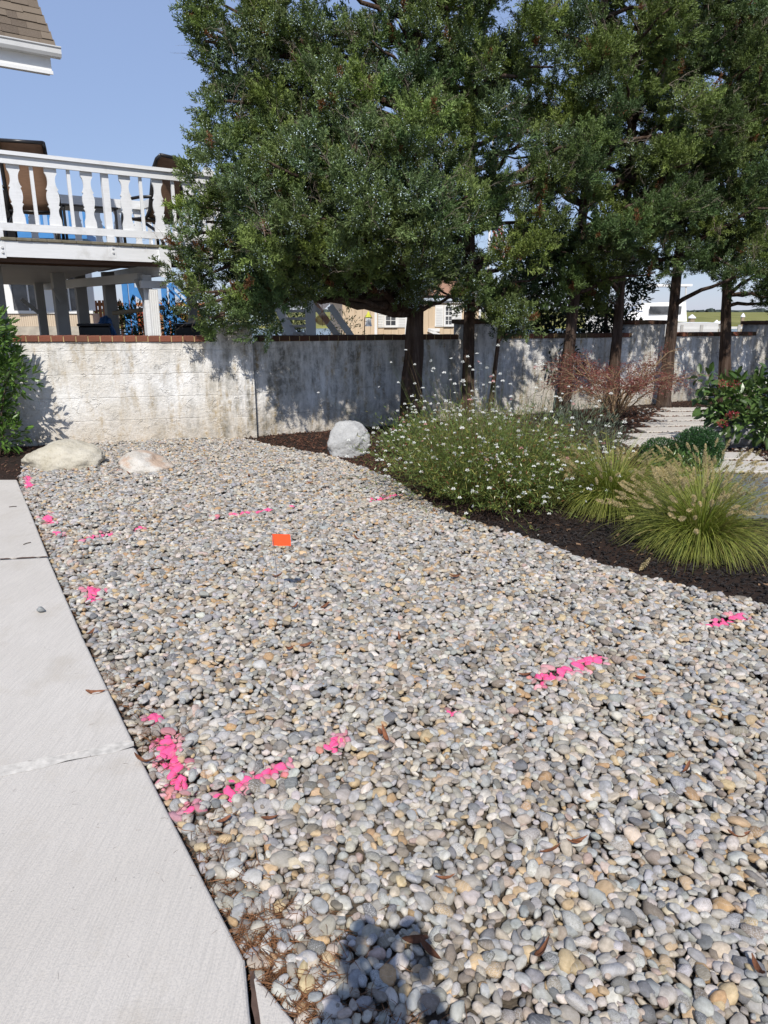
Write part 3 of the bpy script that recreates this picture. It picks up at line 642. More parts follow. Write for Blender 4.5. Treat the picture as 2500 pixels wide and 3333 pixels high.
# corner post with a stepped cap, and the side railing running back
b = MB(); b.box(SE - 0.04, SE + 0.06, -0.03, 0.07, ZD0, ZC - 0.001); b.build('corner_post', M['white'], deck)
b = MB(); b.box(SE - 0.07, SE + 0.09, -0.06, 0.10, ZC + 0.001, ZC + 0.03); b.box(SE - 0.05, SE + 0.07, -0.04, 0.08, ZC + 0.031, ZC + 0.06); b.box(SE - 0.03, SE + 0.05, -0.02, 0.06, ZC + 0.061, ZC + 0.085); b.build('post_cap', M['white'], deck)
b = MB(); b.box(SE - 0.02, SE + 0.03, 0.12, 3.3, ZB, ZF + 0.03); b.box(SE - 0.02, SE + 0.03, 0.12, 3.3, ZR0, ZR1); b.build('side_rail', M['white_x'], deck)
for i in range(9): obj('baluster', mb_, None, deck, (SE + 0.031, 0.35 + 0.33 * i, 0), (0, 0, math.pi / 2))
b = MB(); b.box(-2.2, SE, 3.3, 3.36, ZB, ZC); b.box(-2.2, SE, 3.3, 3.36, ZR0, ZR1); b.build('rear_rail', M['white_x'], deck)
for i in range(14): obj('baluster', mb_, None, deck, (-2.0 + 0.36 * i, 3.365, 0))
# deck boards, each with its end showing
bw = 0.187; n = int((SE + 2.3) / bw)
for i in range(n):
    x = -2.2 + i * bw; b = MB(); b.box(x + 0.004, x + bw - 0.004, -0.085 + random.uniform(-0.004, 0.004), 3.4, ZD0 + 0.002, ZD, bev=0.006); b.build('plank', M['deckboard'], deck)
b = MB(); b.box(-2.2, SE + 0.06, -0.062, -0.012 - 0.0, ZRM, ZD0); b.build('rim_board', M['white_x'], deck)
b = MB(); b.box(-2.2, SE - 0.02, -0.005, 0.045, ZRM - 0.06, ZD0 - 0.002); b.build('rim_joist', M['darkwood'], deck)
for i in range(9): x = -2.0 + 0.55 * i; b = MB(); b.box(x, x + 0.045, 0.05, 3.3, ZD0 - 0.19, ZD0 - 0.002); b.build('joist', M['darkwood'], deck)
b = MB(); b.box(-2.2, dk(1040, 1000)[0], 0.35, 0.45, ZRM - 0.07, ZRM + 0.02); b.build('header', M['darkwood'], deck)
# under-deck ceiling and its gutter
b = MB(); b.add([(-2.2, 0.5, ZRM - 0.02), (1.55, 0.5, ZRM - 0.02), (0.9, 3.4, ZRM - 0.24), (-2.2, 3.4, ZRM - 0.24), (-2.2, 0.5, ZRM + 0.0), (1.55, 0.5, ZRM + 0.0), (0.9, 3.4, ZRM - 0.22), (-2.2, 3.4, ZRM - 0.22)], [(3, 2, 1, 0), (4, 5, 6, 7), (0, 1, 5, 4), (1, 2, 6, 5), (2, 3, 7, 6), (3, 0, 4, 7)]); b.build('under_ceiling', M['soffit'], deck)
def dl(x, y, yo): s, z = dk(x, y, yo); return (s, yo, z)
b = MB(); b.beam(dl(350, 1165, 3.3), dl(1085, 1100, 0.45), 0.11, 0.13); b.build('gutter', M['metal'], deck)
# beam along the depth with an end board
s0, _ = dk(1222, 980); s1, _ = dk(1302, 980); z0 = dk(1260, 1098)[1]
b = MB(); b.box(s0 + 0.015, s1 - 0.015, -0.06, 3.3, z0 + 0.03, ZRM - 0.003); b.build('beam', M['white'], deck)
b = MB(); b.box(s0, s1, -0.10, -0.064, z0, dk(1260, 872)[1]); b.build('beam_end_board', M['white'], deck)
def post(cx0, cx1, yo, mat, ztop=None, name='post'):
    a, _ = dk(cx0, 1300, yo); c, _ = dk(cx1, 1300, yo); b = MB(); b.box(a, c, yo, yo + (c - a), -0.3, ztop or ZRM - 0.05); return b.build(name, mat, deck)
post(1118, 1185, 0.35, M['white'], ZRM - 0.16)
b = MB(); s0, _ = dk(1075, 1150, 0.33); s1, _ = dk(1272, 1150, 0.33); b.box(s0, s1, 0.25, 0.33, dk(1170, 1182, 0.33)[1], dk(1170, 1125, 0.33)[1]); b.build('post_bracket', M['white_clean'], deck)
s0, _ = dk(1158, 1300, 0.25); s1, _ = dk(1222, 1300, 0.25); b = MB(); b.box(s0, s1, 0.23, 0.30, -0.3, dk(1190, 1185, 0.3)[1] - 0.004, bev=0.008)
for k in range(4): x = s0 + (s1 - s0) * (k + 0.5) / 4; b.box(x - 0.004, x + 0.004, 0.224, 0.231, -0.3, dk(1190, 1190, 0.3)[1])
b.build('downspout', M['white_clean'], deck)
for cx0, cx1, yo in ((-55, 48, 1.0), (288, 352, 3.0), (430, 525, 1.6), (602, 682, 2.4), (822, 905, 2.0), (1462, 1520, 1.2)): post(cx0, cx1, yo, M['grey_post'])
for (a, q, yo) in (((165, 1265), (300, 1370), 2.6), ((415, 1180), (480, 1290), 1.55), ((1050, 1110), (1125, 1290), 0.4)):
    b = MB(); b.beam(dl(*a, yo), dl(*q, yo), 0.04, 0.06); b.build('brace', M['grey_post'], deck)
b = MB(); b.tube([dl(868, 1375, 1.3), dl(1268, 1328, 1.0)], 0.035, 8); b.build('cross_pole', M['rope'], deck)

# chairs on the deck
def chair(label, s, y, rz, sc=1.0):
    loc = FD.w(s, y, ZD)
    t = empty('patio_chair', loc, rz, label, 'chair', 'sling chairs on the deck'); t.scale = (sc, sc, sc)
    side = [(0.0, 0.50, 0.42), (0.0, 0.25, 0.40), (0.0, 0.02, 0.40), (0.0, -0.06, 0.50), (0.0, -0.10, 0.66), (0.0, -0.15, 0.86), (0.0, -0.20, 1.02), (0.0, -0.27, 1.12), (0.0, -0.36, 1.16)]
    for x in (-0.27, 0.27):
        b = MB(); b.tube([(x, p[1], p[2]) for p in side], 0.024, 8); b.build('side_tube', M['black'], t, True)
        b = MB(); b.tube([(x * 1.12, 0.46, 0.0), (x * 1.12, 0.48, 0.42), (x * 1.12, 0.42, 0.62), (x * 1.12, 0.34, 0.66), (x * 1.12, 0.1, 0.67), (x * 1.06, -0.14, 0.66)], 0.022, 8); b.build('armrest', M['black'], t, True)
        b = MB(); b.tube([(x * 1.12, -0.34, 0.0), (x * 1.1, -0.22, 0.2), (x * 1.03, 0.1, 0.36)], 0.022, 8); b.build('leg', M['black'], t, True)
    b = MB()
    for i, p in enumerate(side):
        for k in range(5): x = -0.26 + 0.13 * k; b.v.append((x, p[1] - 0.012 * math.sin(math.pi * k / 4), p[2] - 0.015 * math.sin(math.pi * k / 4)))
    for i in range(len(side) - 1):
        for k in range(4): a = i * 5 + k; b.f.append((a, a + 1, a + 6, a + 5))
    b.m = [0] * len(b.f); o = b.build('sling', M['sling'], t, True); sd = o.modifiers.new('thick', 'SOLIDIFY'); sd.thickness = 0.006
    b = MB(); b.tube([(-0.27, -0.36, 1.16), (0.27, -0.36, 1.16)], 0.022, 8); b.build('head_bar', M['black'], t, True)
    b = MB(); b.tube([(-0.27, 0.0, 0.39), (0.27, 0.0, 0.39)], 0.018, 8); b.build('seat_bar', M['black'], t, True)
    return t
chair('brown sling patio chair seen from behind, beside the house on the deck', dk(225, 300, 0.5)[0], 0.62, FD.a - 0.30, 1.06)
chair('brown sling patio chair turned sideways near the cedar on the deck', dk(1235, 400, 0.75)[0], 0.75, FD.a + 0.42, 1.10)
t = empty('patio_table', FD.w(dk(690, 600, 1.3)[0], 1.5, ZD), FD.a, 'low black framed patio table between the two sling chairs', 'table')
b = MB(); b.box(-0.42, 0.42, -0.3, 0.3, 0.60, 0.63, bev=0.01); b.build('table_top', M['black'], t)
for x in (-0.38, 0.38):
    for y in (-0.26, 0.26): b = MB(); b.tube([(x, y, 0), (x, y, 0.6)], 0.02, 6); b.build('leg', M['black'], t)
t = empty('folded_recliner', FD.w(dk(5, 600, 0.8)[0], 0.9, ZD), FD.a + 0.2, 'black folded recliner leaning beside the brown sling chair', 'chair')
b = MB(); b.prism([(-0.30, 0.0), (0.16, 0.0), (0.16, 0.40), (0.10, 0.62), (0.04, 0.64), (-0.10, 0.55), (-0.24, 0.35)], -0.05, 0.05); b.build('cushion', M['black'], t); b = MB(); b.tube([(0.12, 0, 0.0), (0.10, 0, 0.64), (0.06, 0, 0.72)], 0.02, 6); b.build('frame', M['black'], t)

# ------------------------------------------------------------------ neighbour's house corner: steep shingled roof over the deck
FH = Frame(-4.69, 11.6, FD.a)
house = empty('neighbour_house', FH.o, FH.a, 'house corner with steep brown shingle roof and white gutter above the deck', 'house')
SC = 0.4822
def hp(x, y, yo=0.0): return FH.px(x * SC, y * SC, yo)
e1, zg1 = hp(402, 350); _, zg0 = hp(402, 398); _, zf0 = hp(360, 482)
zg1, zg0 = hp(10, 275)[1], hp(10, 330)[1]
ze = zg1 + 0.02; PIT = R(64); dx = math.cos(PIT); dz = math.sin(PIT)
b = MB(); b.prism([(0, 0), (0, 0.115), (0.012, 0.125), (0.02, 0.115)], 0, 1)     # unused profile keeps the gutter shape in one place
gp = [(-0.02, ze - 0.13), (-0.125, ze - 0.13), (-0.145, ze - 0.09), (-0.145, ze - 0.03), (-0.16, ze - 0.015), (-0.16, ze), (-0.145, ze), (-0.135, ze - 0.06), (-0.02, ze - 0.06)]
g = MB(); g.add([(-5.0, y, z) for y, z in gp] + [(0.03, y, z) for y, z in gp], [tuple(range(9))[::-1], tuple(range(9, 18))] + [(i, (i + 1) % 9, (i + 1) % 9 + 9, i + 9) for i in range(9)]); g.build('gutter', M['metal'], house)
b = MB(); b.box(-5.0, -0.10, -0.018, 0.012, ze - 0.32, ze - 0.01); b.build('fascia', M['white_clean'], house)
b = MB(); b.box(-5.0, -0.09, -0.05, -0.019, ze - 0.345, ze - 0.30); b.build('fascia_trim', M['white_clean'], house)
b = MB(); b.box(-5.0, -0.105, 0.014, 0.14, ze - 0.32, ze - 0.30); b.build('soffit', M['soffit'], house)
# roof deck (tapered at the right end) and shingles in courses
TAP = 0.42
b = MB(); Ls = 3.2
b.add([(-5, -0.03, ze), (-0.02, -0.03, ze), (-0.02 - TAP * Ls * 0.42, -0.03 + dx * Ls, ze + dz * Ls), (-5, -0.03 + dx * Ls, ze + dz * Ls), (-5, 0.07, ze), (-0.04, 0.07, ze), (-0.06 - TAP * Ls * 0.42, 0.07 + dx * Ls, ze + dz * Ls), (-5, 0.07 + dx * Ls, ze + dz * Ls)], [(0, 1, 2, 3), (7, 6, 5, 4), (1, 5, 6, 2), (0, 4, 5, 1), (3, 2, 6, 7)]); b.build('roof', M['darkwood'], house)
rows = 12; ex = 0.125
for r_ in range(rows):
    t0 = r_ * ex; xr = -0.0 - TAP * 0.42 * (t0 + ex * 0.5); x = xr
    while x > -1.75:
        w = random.uniform(0.12, 0.30); x1 = x - w; th = random.choice((0.007, 0.012, 0.016)); dr = random.uniform(-0.012, 0.012)
        def pt(a, t, o): return (a, -0.034 + dx * t - dz * o, ze + dz * t + dx * o)
        lo, hi = t0 - 0.012 + dr, t0 + ex + 0.015
        b = MB(); b.add([pt(x1, lo, 0.004), pt(x - 0.002, lo, 0.004), pt(x - 0.002, hi, 0.0), pt(x1, hi, 0.0), pt(x1, lo, 0.006 + th), pt(x - 0.002, lo, 0.006 + th), pt(x - 0.002, hi, 0.003), pt(x1, hi, 0.003)], [(3, 2, 1, 0), (4, 5, 6, 7), (0, 1, 5, 4), (1, 2, 6, 5), (2, 3, 7, 6), (3, 0, 4, 7)]); b.build('shingle', M['shingle'], house)
        x = x1
b = MB(); b.box(-5.0, -1.9, 0.35, 3.6, ZD - 0.05, ze - 0.32); b.build('house_wall', M['beige'], house)

# ------------------------------------------------------------------ things behind the wall
FS = Frame(-8.6, 21.0, R(8))
sun_room = empty('sunroom', FS.o, FS.a, 'beige sided sunroom with white framed dark windows under the deck', 'house')
def q2(x, y, fr, yo=0.0): return fr.px(*c2(x, y), yo)
xl, _ = q2(-260, 1400, FS); xr, _ = q2(716, 1400, FS); zs = q2(350, 1362, FS)[1]; zb = q2(350, 1475, FS)[1]
b = MB(); b.box(xl, xr, 0, 3.5, zb, zs - 0.05); b.build('wall', M['beige'], sun_room)
k = xl
while k < xr - 0.03: b = MB(); b.box(k, k + 0.048, -0.012, 0.001, zb, zs - 0.06); b.build('siding_strip', M['beige'], sun_room); k += 0.056
b = MB(); b.box(xl, xr + 0.03, -0.05, 0.05, zs - 0.05, zs + 0.03); b.build('sill', M['white_clean'], sun_room)
b = MB(); b.box(xl, xr, -0.03, 3.4, -0.3, zb - 0.002); b.build('foundation', M['concrete_base'], sun_room)
zt = zs + 1.5
b = MB(); b.box(xl, xr + 0.2, -0.1, 3.7, zt + 0.02, zt + 0.25); b.build('roof', M['white_clean'], sun_room)
edges = [q2(x, 1250, FS)[0] for x in (-120, 62, 375, 690)]
for a, c in zip(edges, edges[1:]):
    b = MB(); b.box(a + 0.1, c - 0.1, 0.02, 0.04, zs + 0.03, zt); w_ = b.build('window', M['glass'], sun_room)
    b = MB(); b.box((a + c) / 2 - 0.02, (a + c) / 2 + 0.02, 0.0, 0.019, zs + 0.031, zt); b.build('muntin', M['white_clean'], w_)
for a in edges: b = MB(); b.box(a - 0.12, a + 0.12, -0.02, 0.06, zs + 0.031, zt + 0.019); b.build('mullion', M['white_clean'], sun_room)
# brown picket fence
FF = Frame(-5.6, 22.0, R(3)); fence = empty('wooden_fence', FF.o, FF.a, 'orange-brown wooden picket fence in the sun beyond the deck posts', 'fence')
xl, _ = q2(690, 1400, FF); xr, _ = q2(1660, 1400, FF); zt = q2(1100, 1275, FF)[1]; k = xl; i = 0
b = MB(); b.box(xl, xr, 0.03, 0.07, zt - 0.16, zt - 0.06); b.box(xl, xr, 0.03, 0.07, 0.7, 0.8); b.build('rail', M['fencewood'], fence)
while k < xr:
    b = MB(); b.box(k, k + 0.085, 0, 0.028, 0.2, zt - (0.0 if k < xl + 1.4 else 0.30) + random.uniform(-0.02, 0.02)); b.build('picket', M['fencewood'], fence); k += 0.118 if i % 7 else 0.17; i += 1
# blue staircase with rails
FU = Frame(-5.0, 19.8, R(12)); blue = empty('blue_staircase', FU.o, FU.a, 'bright blue painted outdoor staircase and railing behind the deck', 'staircase')
def ul(x, y, yo=0.0): s, z = q2(x, y, FU, yo); return (s, yo, z)
for (a, c, w) in (((1030, 1195), (1470, 1500), 0.20), ((1290, 1160), (1470, 1330), 0.05), ((1330, 1150), (1480, 1290), 0.05), ((720, 640), (810, 720), 0.05)):
    b = MB(); b.beam(ul(*a), ul(*c), 0.06, w); b.build('stringer', M['blue'], blue)
for x in (960, 1012, 1262, 1322):
    s, z = q2(x, 1200, FU); b = MB(); b.box(s - 0.07, s + 0.07, 0.07, 0.21, -0.3, z + 0.2); b.build('post', M['blue'], blue)
zr1 = q2(560, 535, FU)[1]; zr0 = q2(560, 700, FU)[1]; xa, _ = q2(470, 600, FU); xb, _ = q2(640, 600, FU)
b = MB(); b.box(xa - 2.2, xb, 0.3, 0.36, zr1 - 0.10, zr1); b.box(xa - 2.2, xb, 0.3, 0.36, zr0 - 0.1, zr0); b.build('rail', M['blue'], blue)
k = xa - 2.1
while k < xb: b = MB(); b.box(k, k + 0.06, 0.31, 0.35, zr0, zr1 - 0.1); b.build('baluster', M['blue'], blue); k += 0.17
b = MB(); b.box(xa - 2.2, xb, 0.2, 1.6, zr0 - 0.28, zr0 - 0.12); b.build('platform', M['blue'], blue)


# white stairs beside the cedar
def c4(x, y): return (800 + x * 0.5425, 800 + y * 0.5425)
FW = Frame(-1.6, 12.4, FB.a * 0.4)
def wl_(x, y, yo=0.0): s, z = FW.px(*c4(x, y), yo); return (s, yo, z)
stairs = empty('white_stairs', FW.o, FW.a, 'white wooden stairs with slanting rails behind the wall and cedar limb', 'stairs')
for a, c, yo in (((160, 300), (275, 560), 0.0), ((215, 400), (310, 560), 0.9), ((505, 360), (645, 560), 0.0), ((400, 330), (565, 560), 0.9)):
    b = MB(); b.beam(wl_(*a, yo), wl_(*c, yo), 0.05, 0.11, (0.5, 0, 1)); b.build('stringer', M['white_clean'], stairs)
b = MB(); s0, _ = FW.px(*c4(367, 450)); s1, _ = FW.px(*c4(424, 450)); b.box(s0, s1, 0.1, 0.1 + s1 - s0, -0.3, wl_(390, 120)[2]); b.build('post', M['white_clean'], stairs)
for y in (345, 385, 430, 475, 520):
    a = wl_(225, y, 0.4); c = wl_(362, y, 0.4); b = MB(); b.box(a[0], c[0], 0.25, 0.52, a[2] - 0.04, a[2]); b.build('tread', M['soffit'], stairs)
a = wl_(255, 205, 0.3); c = wl_(620, 145, 0.3)
b = MB(); b.box(a[0], c[0], 0.2, 1.3, c[2] - 0.25, c[2] + 0.02); b.build('landing', M['white'], stairs)

# beige garden shed
FG = Frame(-0.6, 21.0, R(10))
def gl(x, y, yo=0.0): return FG.px(*c4(x, y), yo)
shed = empty('garden_shed', FG.o, FG.a, 'beige garden shed with white shuttered windows seen beneath the cedar', 'shed')
xl = gl(572, 420)[0]; xm = gl(780, 420)[0]; xr = gl(1404, 380)[0]; zw = gl(800, 300)[1]
b = MB(); b.box(xl, xm, -0.35, 3.0, -0.3, zw + 0.05); b.box(xm + 0.002, xr, 0, 2.6, -0.3, gl(1380, 345)[1]); b.build('wall', M['beige_shed'], shed)
k = xl + 0.12
while k < xr:
    b = MB(); y0 = -0.356 if k < xm else -0.006; b.box(k, k + 0.012, y0, y0 + 0.005, 0.2, gl(1380, 345)[1] - 0.02); b.build('batten', m_paint('groove', (0.40, 0.30, 0.20), 0.9) if 'groove' not in M else M['groove'], shed)
    M.setdefault('groove', bpy.data.materials['groove']); k += 0.22
for x0, x1, yo in ((772, 787, -0.36), (955, 978, -0.02), (1398, 1410, -0.02)):
    a = gl(x0, 400, yo)[0]; c = gl(x1, 400, yo)[0]; b = MB(); b.box(a, c, yo - 0.02, yo + 0.02, -0.2, zw - 0.1); b.build('corner_trim', M['white_clean'], shed)
b = MB(); b.box(xm, xr + 0.05, -0.06, 2.7, gl(1380, 345)[1] + 0.002, gl(1380, 330)[1]); b.build('eave_trim', M['white_clean'], shed)
rz1 = gl(900, 175)[1]; rx = gl(1330, 300)[0]
b = MB(); b.add([(xl - 0.2, -0.55, zw), (rx, -0.2, zw + 0.02), (rx - 0.3, 1.4, rz1 + 0.35), (xl - 0.2, 1.4, rz1 + 0.35), (xl - 0.2, 3.2, zw), (rx, 3.2, zw)], [(0, 1, 2, 3), (3, 2, 5, 4), (0, 3, 4), (1, 5, 2), (0, 4, 5, 1)]); b.build('roof', m_paint('shed_roof_shingle', (0.30, 0.17, 0.11), 0.95, 0.25, 9, grain=(1, 6, 6)), shed)
def shed_window(cx, w, y0, y1):
    a = gl(cx - w / 2, 420)[0]; c = gl(cx + w / 2, 420)[0]; z1 = gl(cx, y0)[1]; z0 = gl(cx, y1)[1]
    b = MB(); b.box(a, c, -0.035, 0.0 - 0.002, z0, z1); wd = b.build('window', M['glass'], shed)
    b = MB(); f = 0.045
    b.box(a - f, a + 0.01, -0.06, -0.036, z0 - f, z1 + f); b.box(c - 0.01, c + f, -0.06, -0.036, z0 - f, z1 + f); b.box(a + 0.011, c - 0.011, -0.06, -0.036, z0 - f, z0 + 0.015); b.box(a + 0.011, c - 0.011, -0.06, -0.036, z1 - 0.01, z1 + f)
    zm = (z0 + z1) / 2; b.box(a + 0.011, c - 0.011, -0.058, -0.036, zm - 0.02, zm + 0.02); xm_ = (a + c) / 2; b.box(xm_ - 0.008, xm_ + 0.008, -0.056, -0.036, z0 + 0.016, zm - 0.021); b.box(xm_ - 0.008, xm_ + 0.008, -0.056, -0.036, zm + 0.021, z1 - 0.011)
    for zz in (z0 + (zm - z0) * 0.5, zm + (z1 - zm) * 0.5): b.box(a + 0.011, c - 0.011, -0.055, -0.036, zz - 0.007, zz + 0.007)
    b.build('window_frame', M['white_clean'], wd)
    for sx in (-1, 1):
        b = MB(); x0 = (a - f - 0.26) if sx < 0 else (c + f); x1 = x0 + 0.26; b.box(x0 + 0.005, x1 - 0.005, -0.03, -0.003, z0 - f, z1 + f)
        zz = z0
        while zz < z1 - 0.02: b.box(x0 + 0.035, x1 - 0.035, -0.042, -0.0305, zz, zz + 0.022); zz += 0.045
        b.build('shutter', M['white_clean'], wd)
shed_window(868, 62, 355, 480); shed_window(1215, 40, 365, 475)
a = gl(1090, 505); c = gl(1160, 535); b = MB(); b.beam((a[0], -0.05, a[1]), (c[0], -0.05, a[1]), 0.03, 0.09); b.beam((c[0] - 0.35, -0.05, a[1]), (c[0], -0.05, c[1]), 0.03, 0.08); b.build('door_brace', M['white_clean'], shed)

# shepherd hook with bird feeder
q = P(*c4(708, 560), 17.0); hz = P(*c4(722, 395), 17.0).z
hook = empty('shepherd_hook', (q.x, q.y, -0.2), 0, 'thin dark shepherd hook standing before the beige shed', 'garden hook')
b = MB(); b.tube([(0, 0, 0), (0.02, 0, hz)] + [(0.02 + 0.09 - 0.09 * math.cos(a), 0, hz + 0.14 * math.sin(a)) for a in (0.5, 1.0, 1.6, 2.2, 2.8)], 0.012, 6); b.build('shaft', M['darkwood'], hook)
q = P(*c4(736, 445), 16.9); fd = empty('bird_feeder', (q.x, q.y, q.z - 0.14), 0, 'small yellow topped bird feeder hanging from the hook', 'bird feeder')
b = MB(); b.tube([(0, 0, 0), (0, 0, 0.03), (0, 0, 0.2)], [0.09, 0.075, 0.06], 10); b.build('tube', M['white_clean'], fd); b = MB(); b.tube([(0, 0, 0.201), (0, 0, 0.25), (0, 0, 0.33)], [0.08, 0.05, 0.01], 10); b.build('cap', m_paint('yellow_plastic', (0.6, 0.6, 0.05)), fd)

# flag pole with flag, through the branches
fp = P(1596, 700, 24); pole = empty('flag_pole', (fp.x, 24, -0.2), 0, 'slim white flag pole seen through the cedar branches', 'flag pole')
b = MB(); b.tube([(0, 0, 0), (0, 0, 7.0)], [0.05, 0.035], 8); b.build('shaft', M['white_clean'], pole); b = MB(); b.tube([(0, 0, 7.001), (0, 0, 7.05), (0, 0, 7.1)], [0.03, 0.06, 0.02], 8); b.build('finial', M['copper'], pole)
M['red'] = m_paint('flag_red', (0.42, 0.02, 0.035), 0.8); M['navy'] = m_paint('flag_navy', (0.015, 0.02, 0.09), 0.8)
zt = P(1612, 650, 24).z; flag = empty('flag', (fp.x + 0.06, 24, zt), 0, 'limp red and white striped flag with a blue canton on its pole', 'flag')
for k in range(13):      # stripes fall as folds of cloth
    b = MB(); hS = 1.35 / 13
    for j in range(9):
        x = 0.05 + 0.075 * j
        for e in (0, 1): b.v.append((x * (0.55 + 0.02 * k), 0.05 * math.sin(j * 1.9 + k * 0.15), -hS * (k + e) - 0.09 * j))
    for j in range(8):
        b.f.append((2 * j, 2 * j + 1, 2 * j + 3, 2 * j + 2)); b.m.append(1 if (k < 7 and j < 4) else 0)
    o = b.build('stripe', [M['red'] if k % 2 == 0 else M['white_clean'], M['navy']], flag); sd = o.modifiers.new('t', 'SOLIDIFY'); sd.thickness = 0.008
q = P(1690, 765, 22); fan = empty('bunting', (q.x, 22, q.z - 0.24), 0, 'red and white striped bunting cloth hanging behind the branches', 'bunting')
for k in range(7):
    b = MB(); a0 = -0.24 + 0.068 * k; b.box(a0, a0 + 0.066, 0.02 * (k % 2), 0.02 * (k % 2) + 0.01, 0.0, 0.50 - 0.5 * abs(k - 3) ** 2 * 0.02); b.build('stripe', M['red'] if k % 2 == 0 else M['white_clean'], fan)

# boat, dock and pilings
bt = P(2120, 1075, 36); boat = empty('motor_boat', (bt.x, 36, 0.1), R(-8), 'white cabin motor boat moored beyond the wall', 'boat')
def c5(x, y): return (1600 + x * 0.5425, 800 + y * 0.5425)
sec = [(-3.2, 0.05, 1.5), (-2.4, 0.55, 1.35), (-1.0, 0.95, 1.2), (1.0, 1.05, 1.1), (2.8, 1.0, 1.1)]; b = MB()
for x, w, h in sec: b.v += [(x, -w, h), (x + 0.1, -w * 0.6, 0.1), (x + 0.1, w * 0.6, 0.1), (x, w, h)]
for i in range(4):
    for j in range(3): a = i * 4 + j; b.f.append((a, a + 1, a + 5, a + 4))
    b.f.append((i * 4 + 3, i * 4, i * 4 + 4, i * 4 + 7))
b.f += [(16, 17, 18, 19), (3, 2, 1, 0)]; b.m = [0] * len(b.f); b.build('hull', M['white_clean'], boat)
b = MB(); b.add([(-1.6, -0.75, 1.2), (1.4, -0.85, 1.15), (1.4, 0.85, 1.15), (-1.6, 0.75, 1.2), (-0.6, -0.6, 2.0), (1.3, -0.7, 2.05), (1.3, 0.7, 2.05), (-0.6, 0.6, 2.0)], [(4, 5, 6, 7), (0, 1, 5, 4), (1, 2, 6, 5), (2, 3, 7, 6), (3, 0, 4, 7)]); b.build('cabin', M['white_clean'], boat)
b = MB(); b.box(-0.35, 1.1, -0.84, -0.80, 1.5, 1.85); b.build('window', M['glass'], boat)
b = MB(); b.box(-0.9, 1.5, -0.75, 0.75, 2.75, 2.85); b.build('hardtop', M['white_clean'], boat)
for x in (-0.7, 1.3):
    for y in (-0.65, 0.65): b = MB(); b.tube([(x, y, 2.0), (x * 0.95, y, 2.75)], 0.035, 6); b.build('hardtop_strut', M['metal'], boat)
b = MB(); b.tube([(-3.1, -0.1, 2.0), (-2.0, -0.7, 1.95), (-0.6, -0.95, 1.85)], 0.03, 6); b.build('bow_rail', M['metal'], boat)
for cx, lab in ((1132, 'thick pale'), (1350, 'slim grey')): pass
FK = Frame(P(2200, 1085, 33).x, 33, R(-4)); dock = empty('dock_railing', FK.o, FK.a, 'pale grey dock railing running along the canal beyond the wall', 'railing')
xr = FK.px(2520, 1070)[0]; zt = FK.px(2300, 1063)[1]
b = MB(); b.box(0, xr, 0, 0.08, zt - 0.1, zt); b.box(0, xr, 0, 0.08, zt - 0.45, zt - 0.37); b.build('rail', M['metal'], dock); b = MB(); b.box(0, xr, -0.1, 1.6, zt - 1.1, zt - 1.0); b.build('boardwalk', M['concrete_base'], dock)
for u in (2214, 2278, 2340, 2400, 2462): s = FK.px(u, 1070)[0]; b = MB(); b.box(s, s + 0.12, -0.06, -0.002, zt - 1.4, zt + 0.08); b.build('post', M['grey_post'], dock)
for u, v, r, lab in ((2252, 1036, 0.16, 'pale wooden piling standing at the boat stern by the dock'), (2332, 1054, 0.13, 'white capped piling in the water beside the marsh, left of its twin'), (2348, 1053, 0.13, 'white capped piling in the water beside the marsh, right of its twin'), (2418, 1032, 0.09, 'thin wooden piling at the far end of the dock railing')):
    q = P(u, v, 39); pl = empty('piling', (q.x, 39, -0.3), 0, lab, 'piling'); b = MB(); b.tube([(0, 0, 0), (0, 0, q.z + 0.3)], r, 10); b.build('shaft', M['rope'] if 'wooden' in lab else M['concrete_base'], pl)
    b = MB(); b.tube([(0, 0, q.z + 0.301), (0, 0, q.z + 0.36), (0, 0, q.z + 0.5)], [r * 1.3, r * 1.2, 0.02], 10); b.build('cap', M['white_clean'], pl)

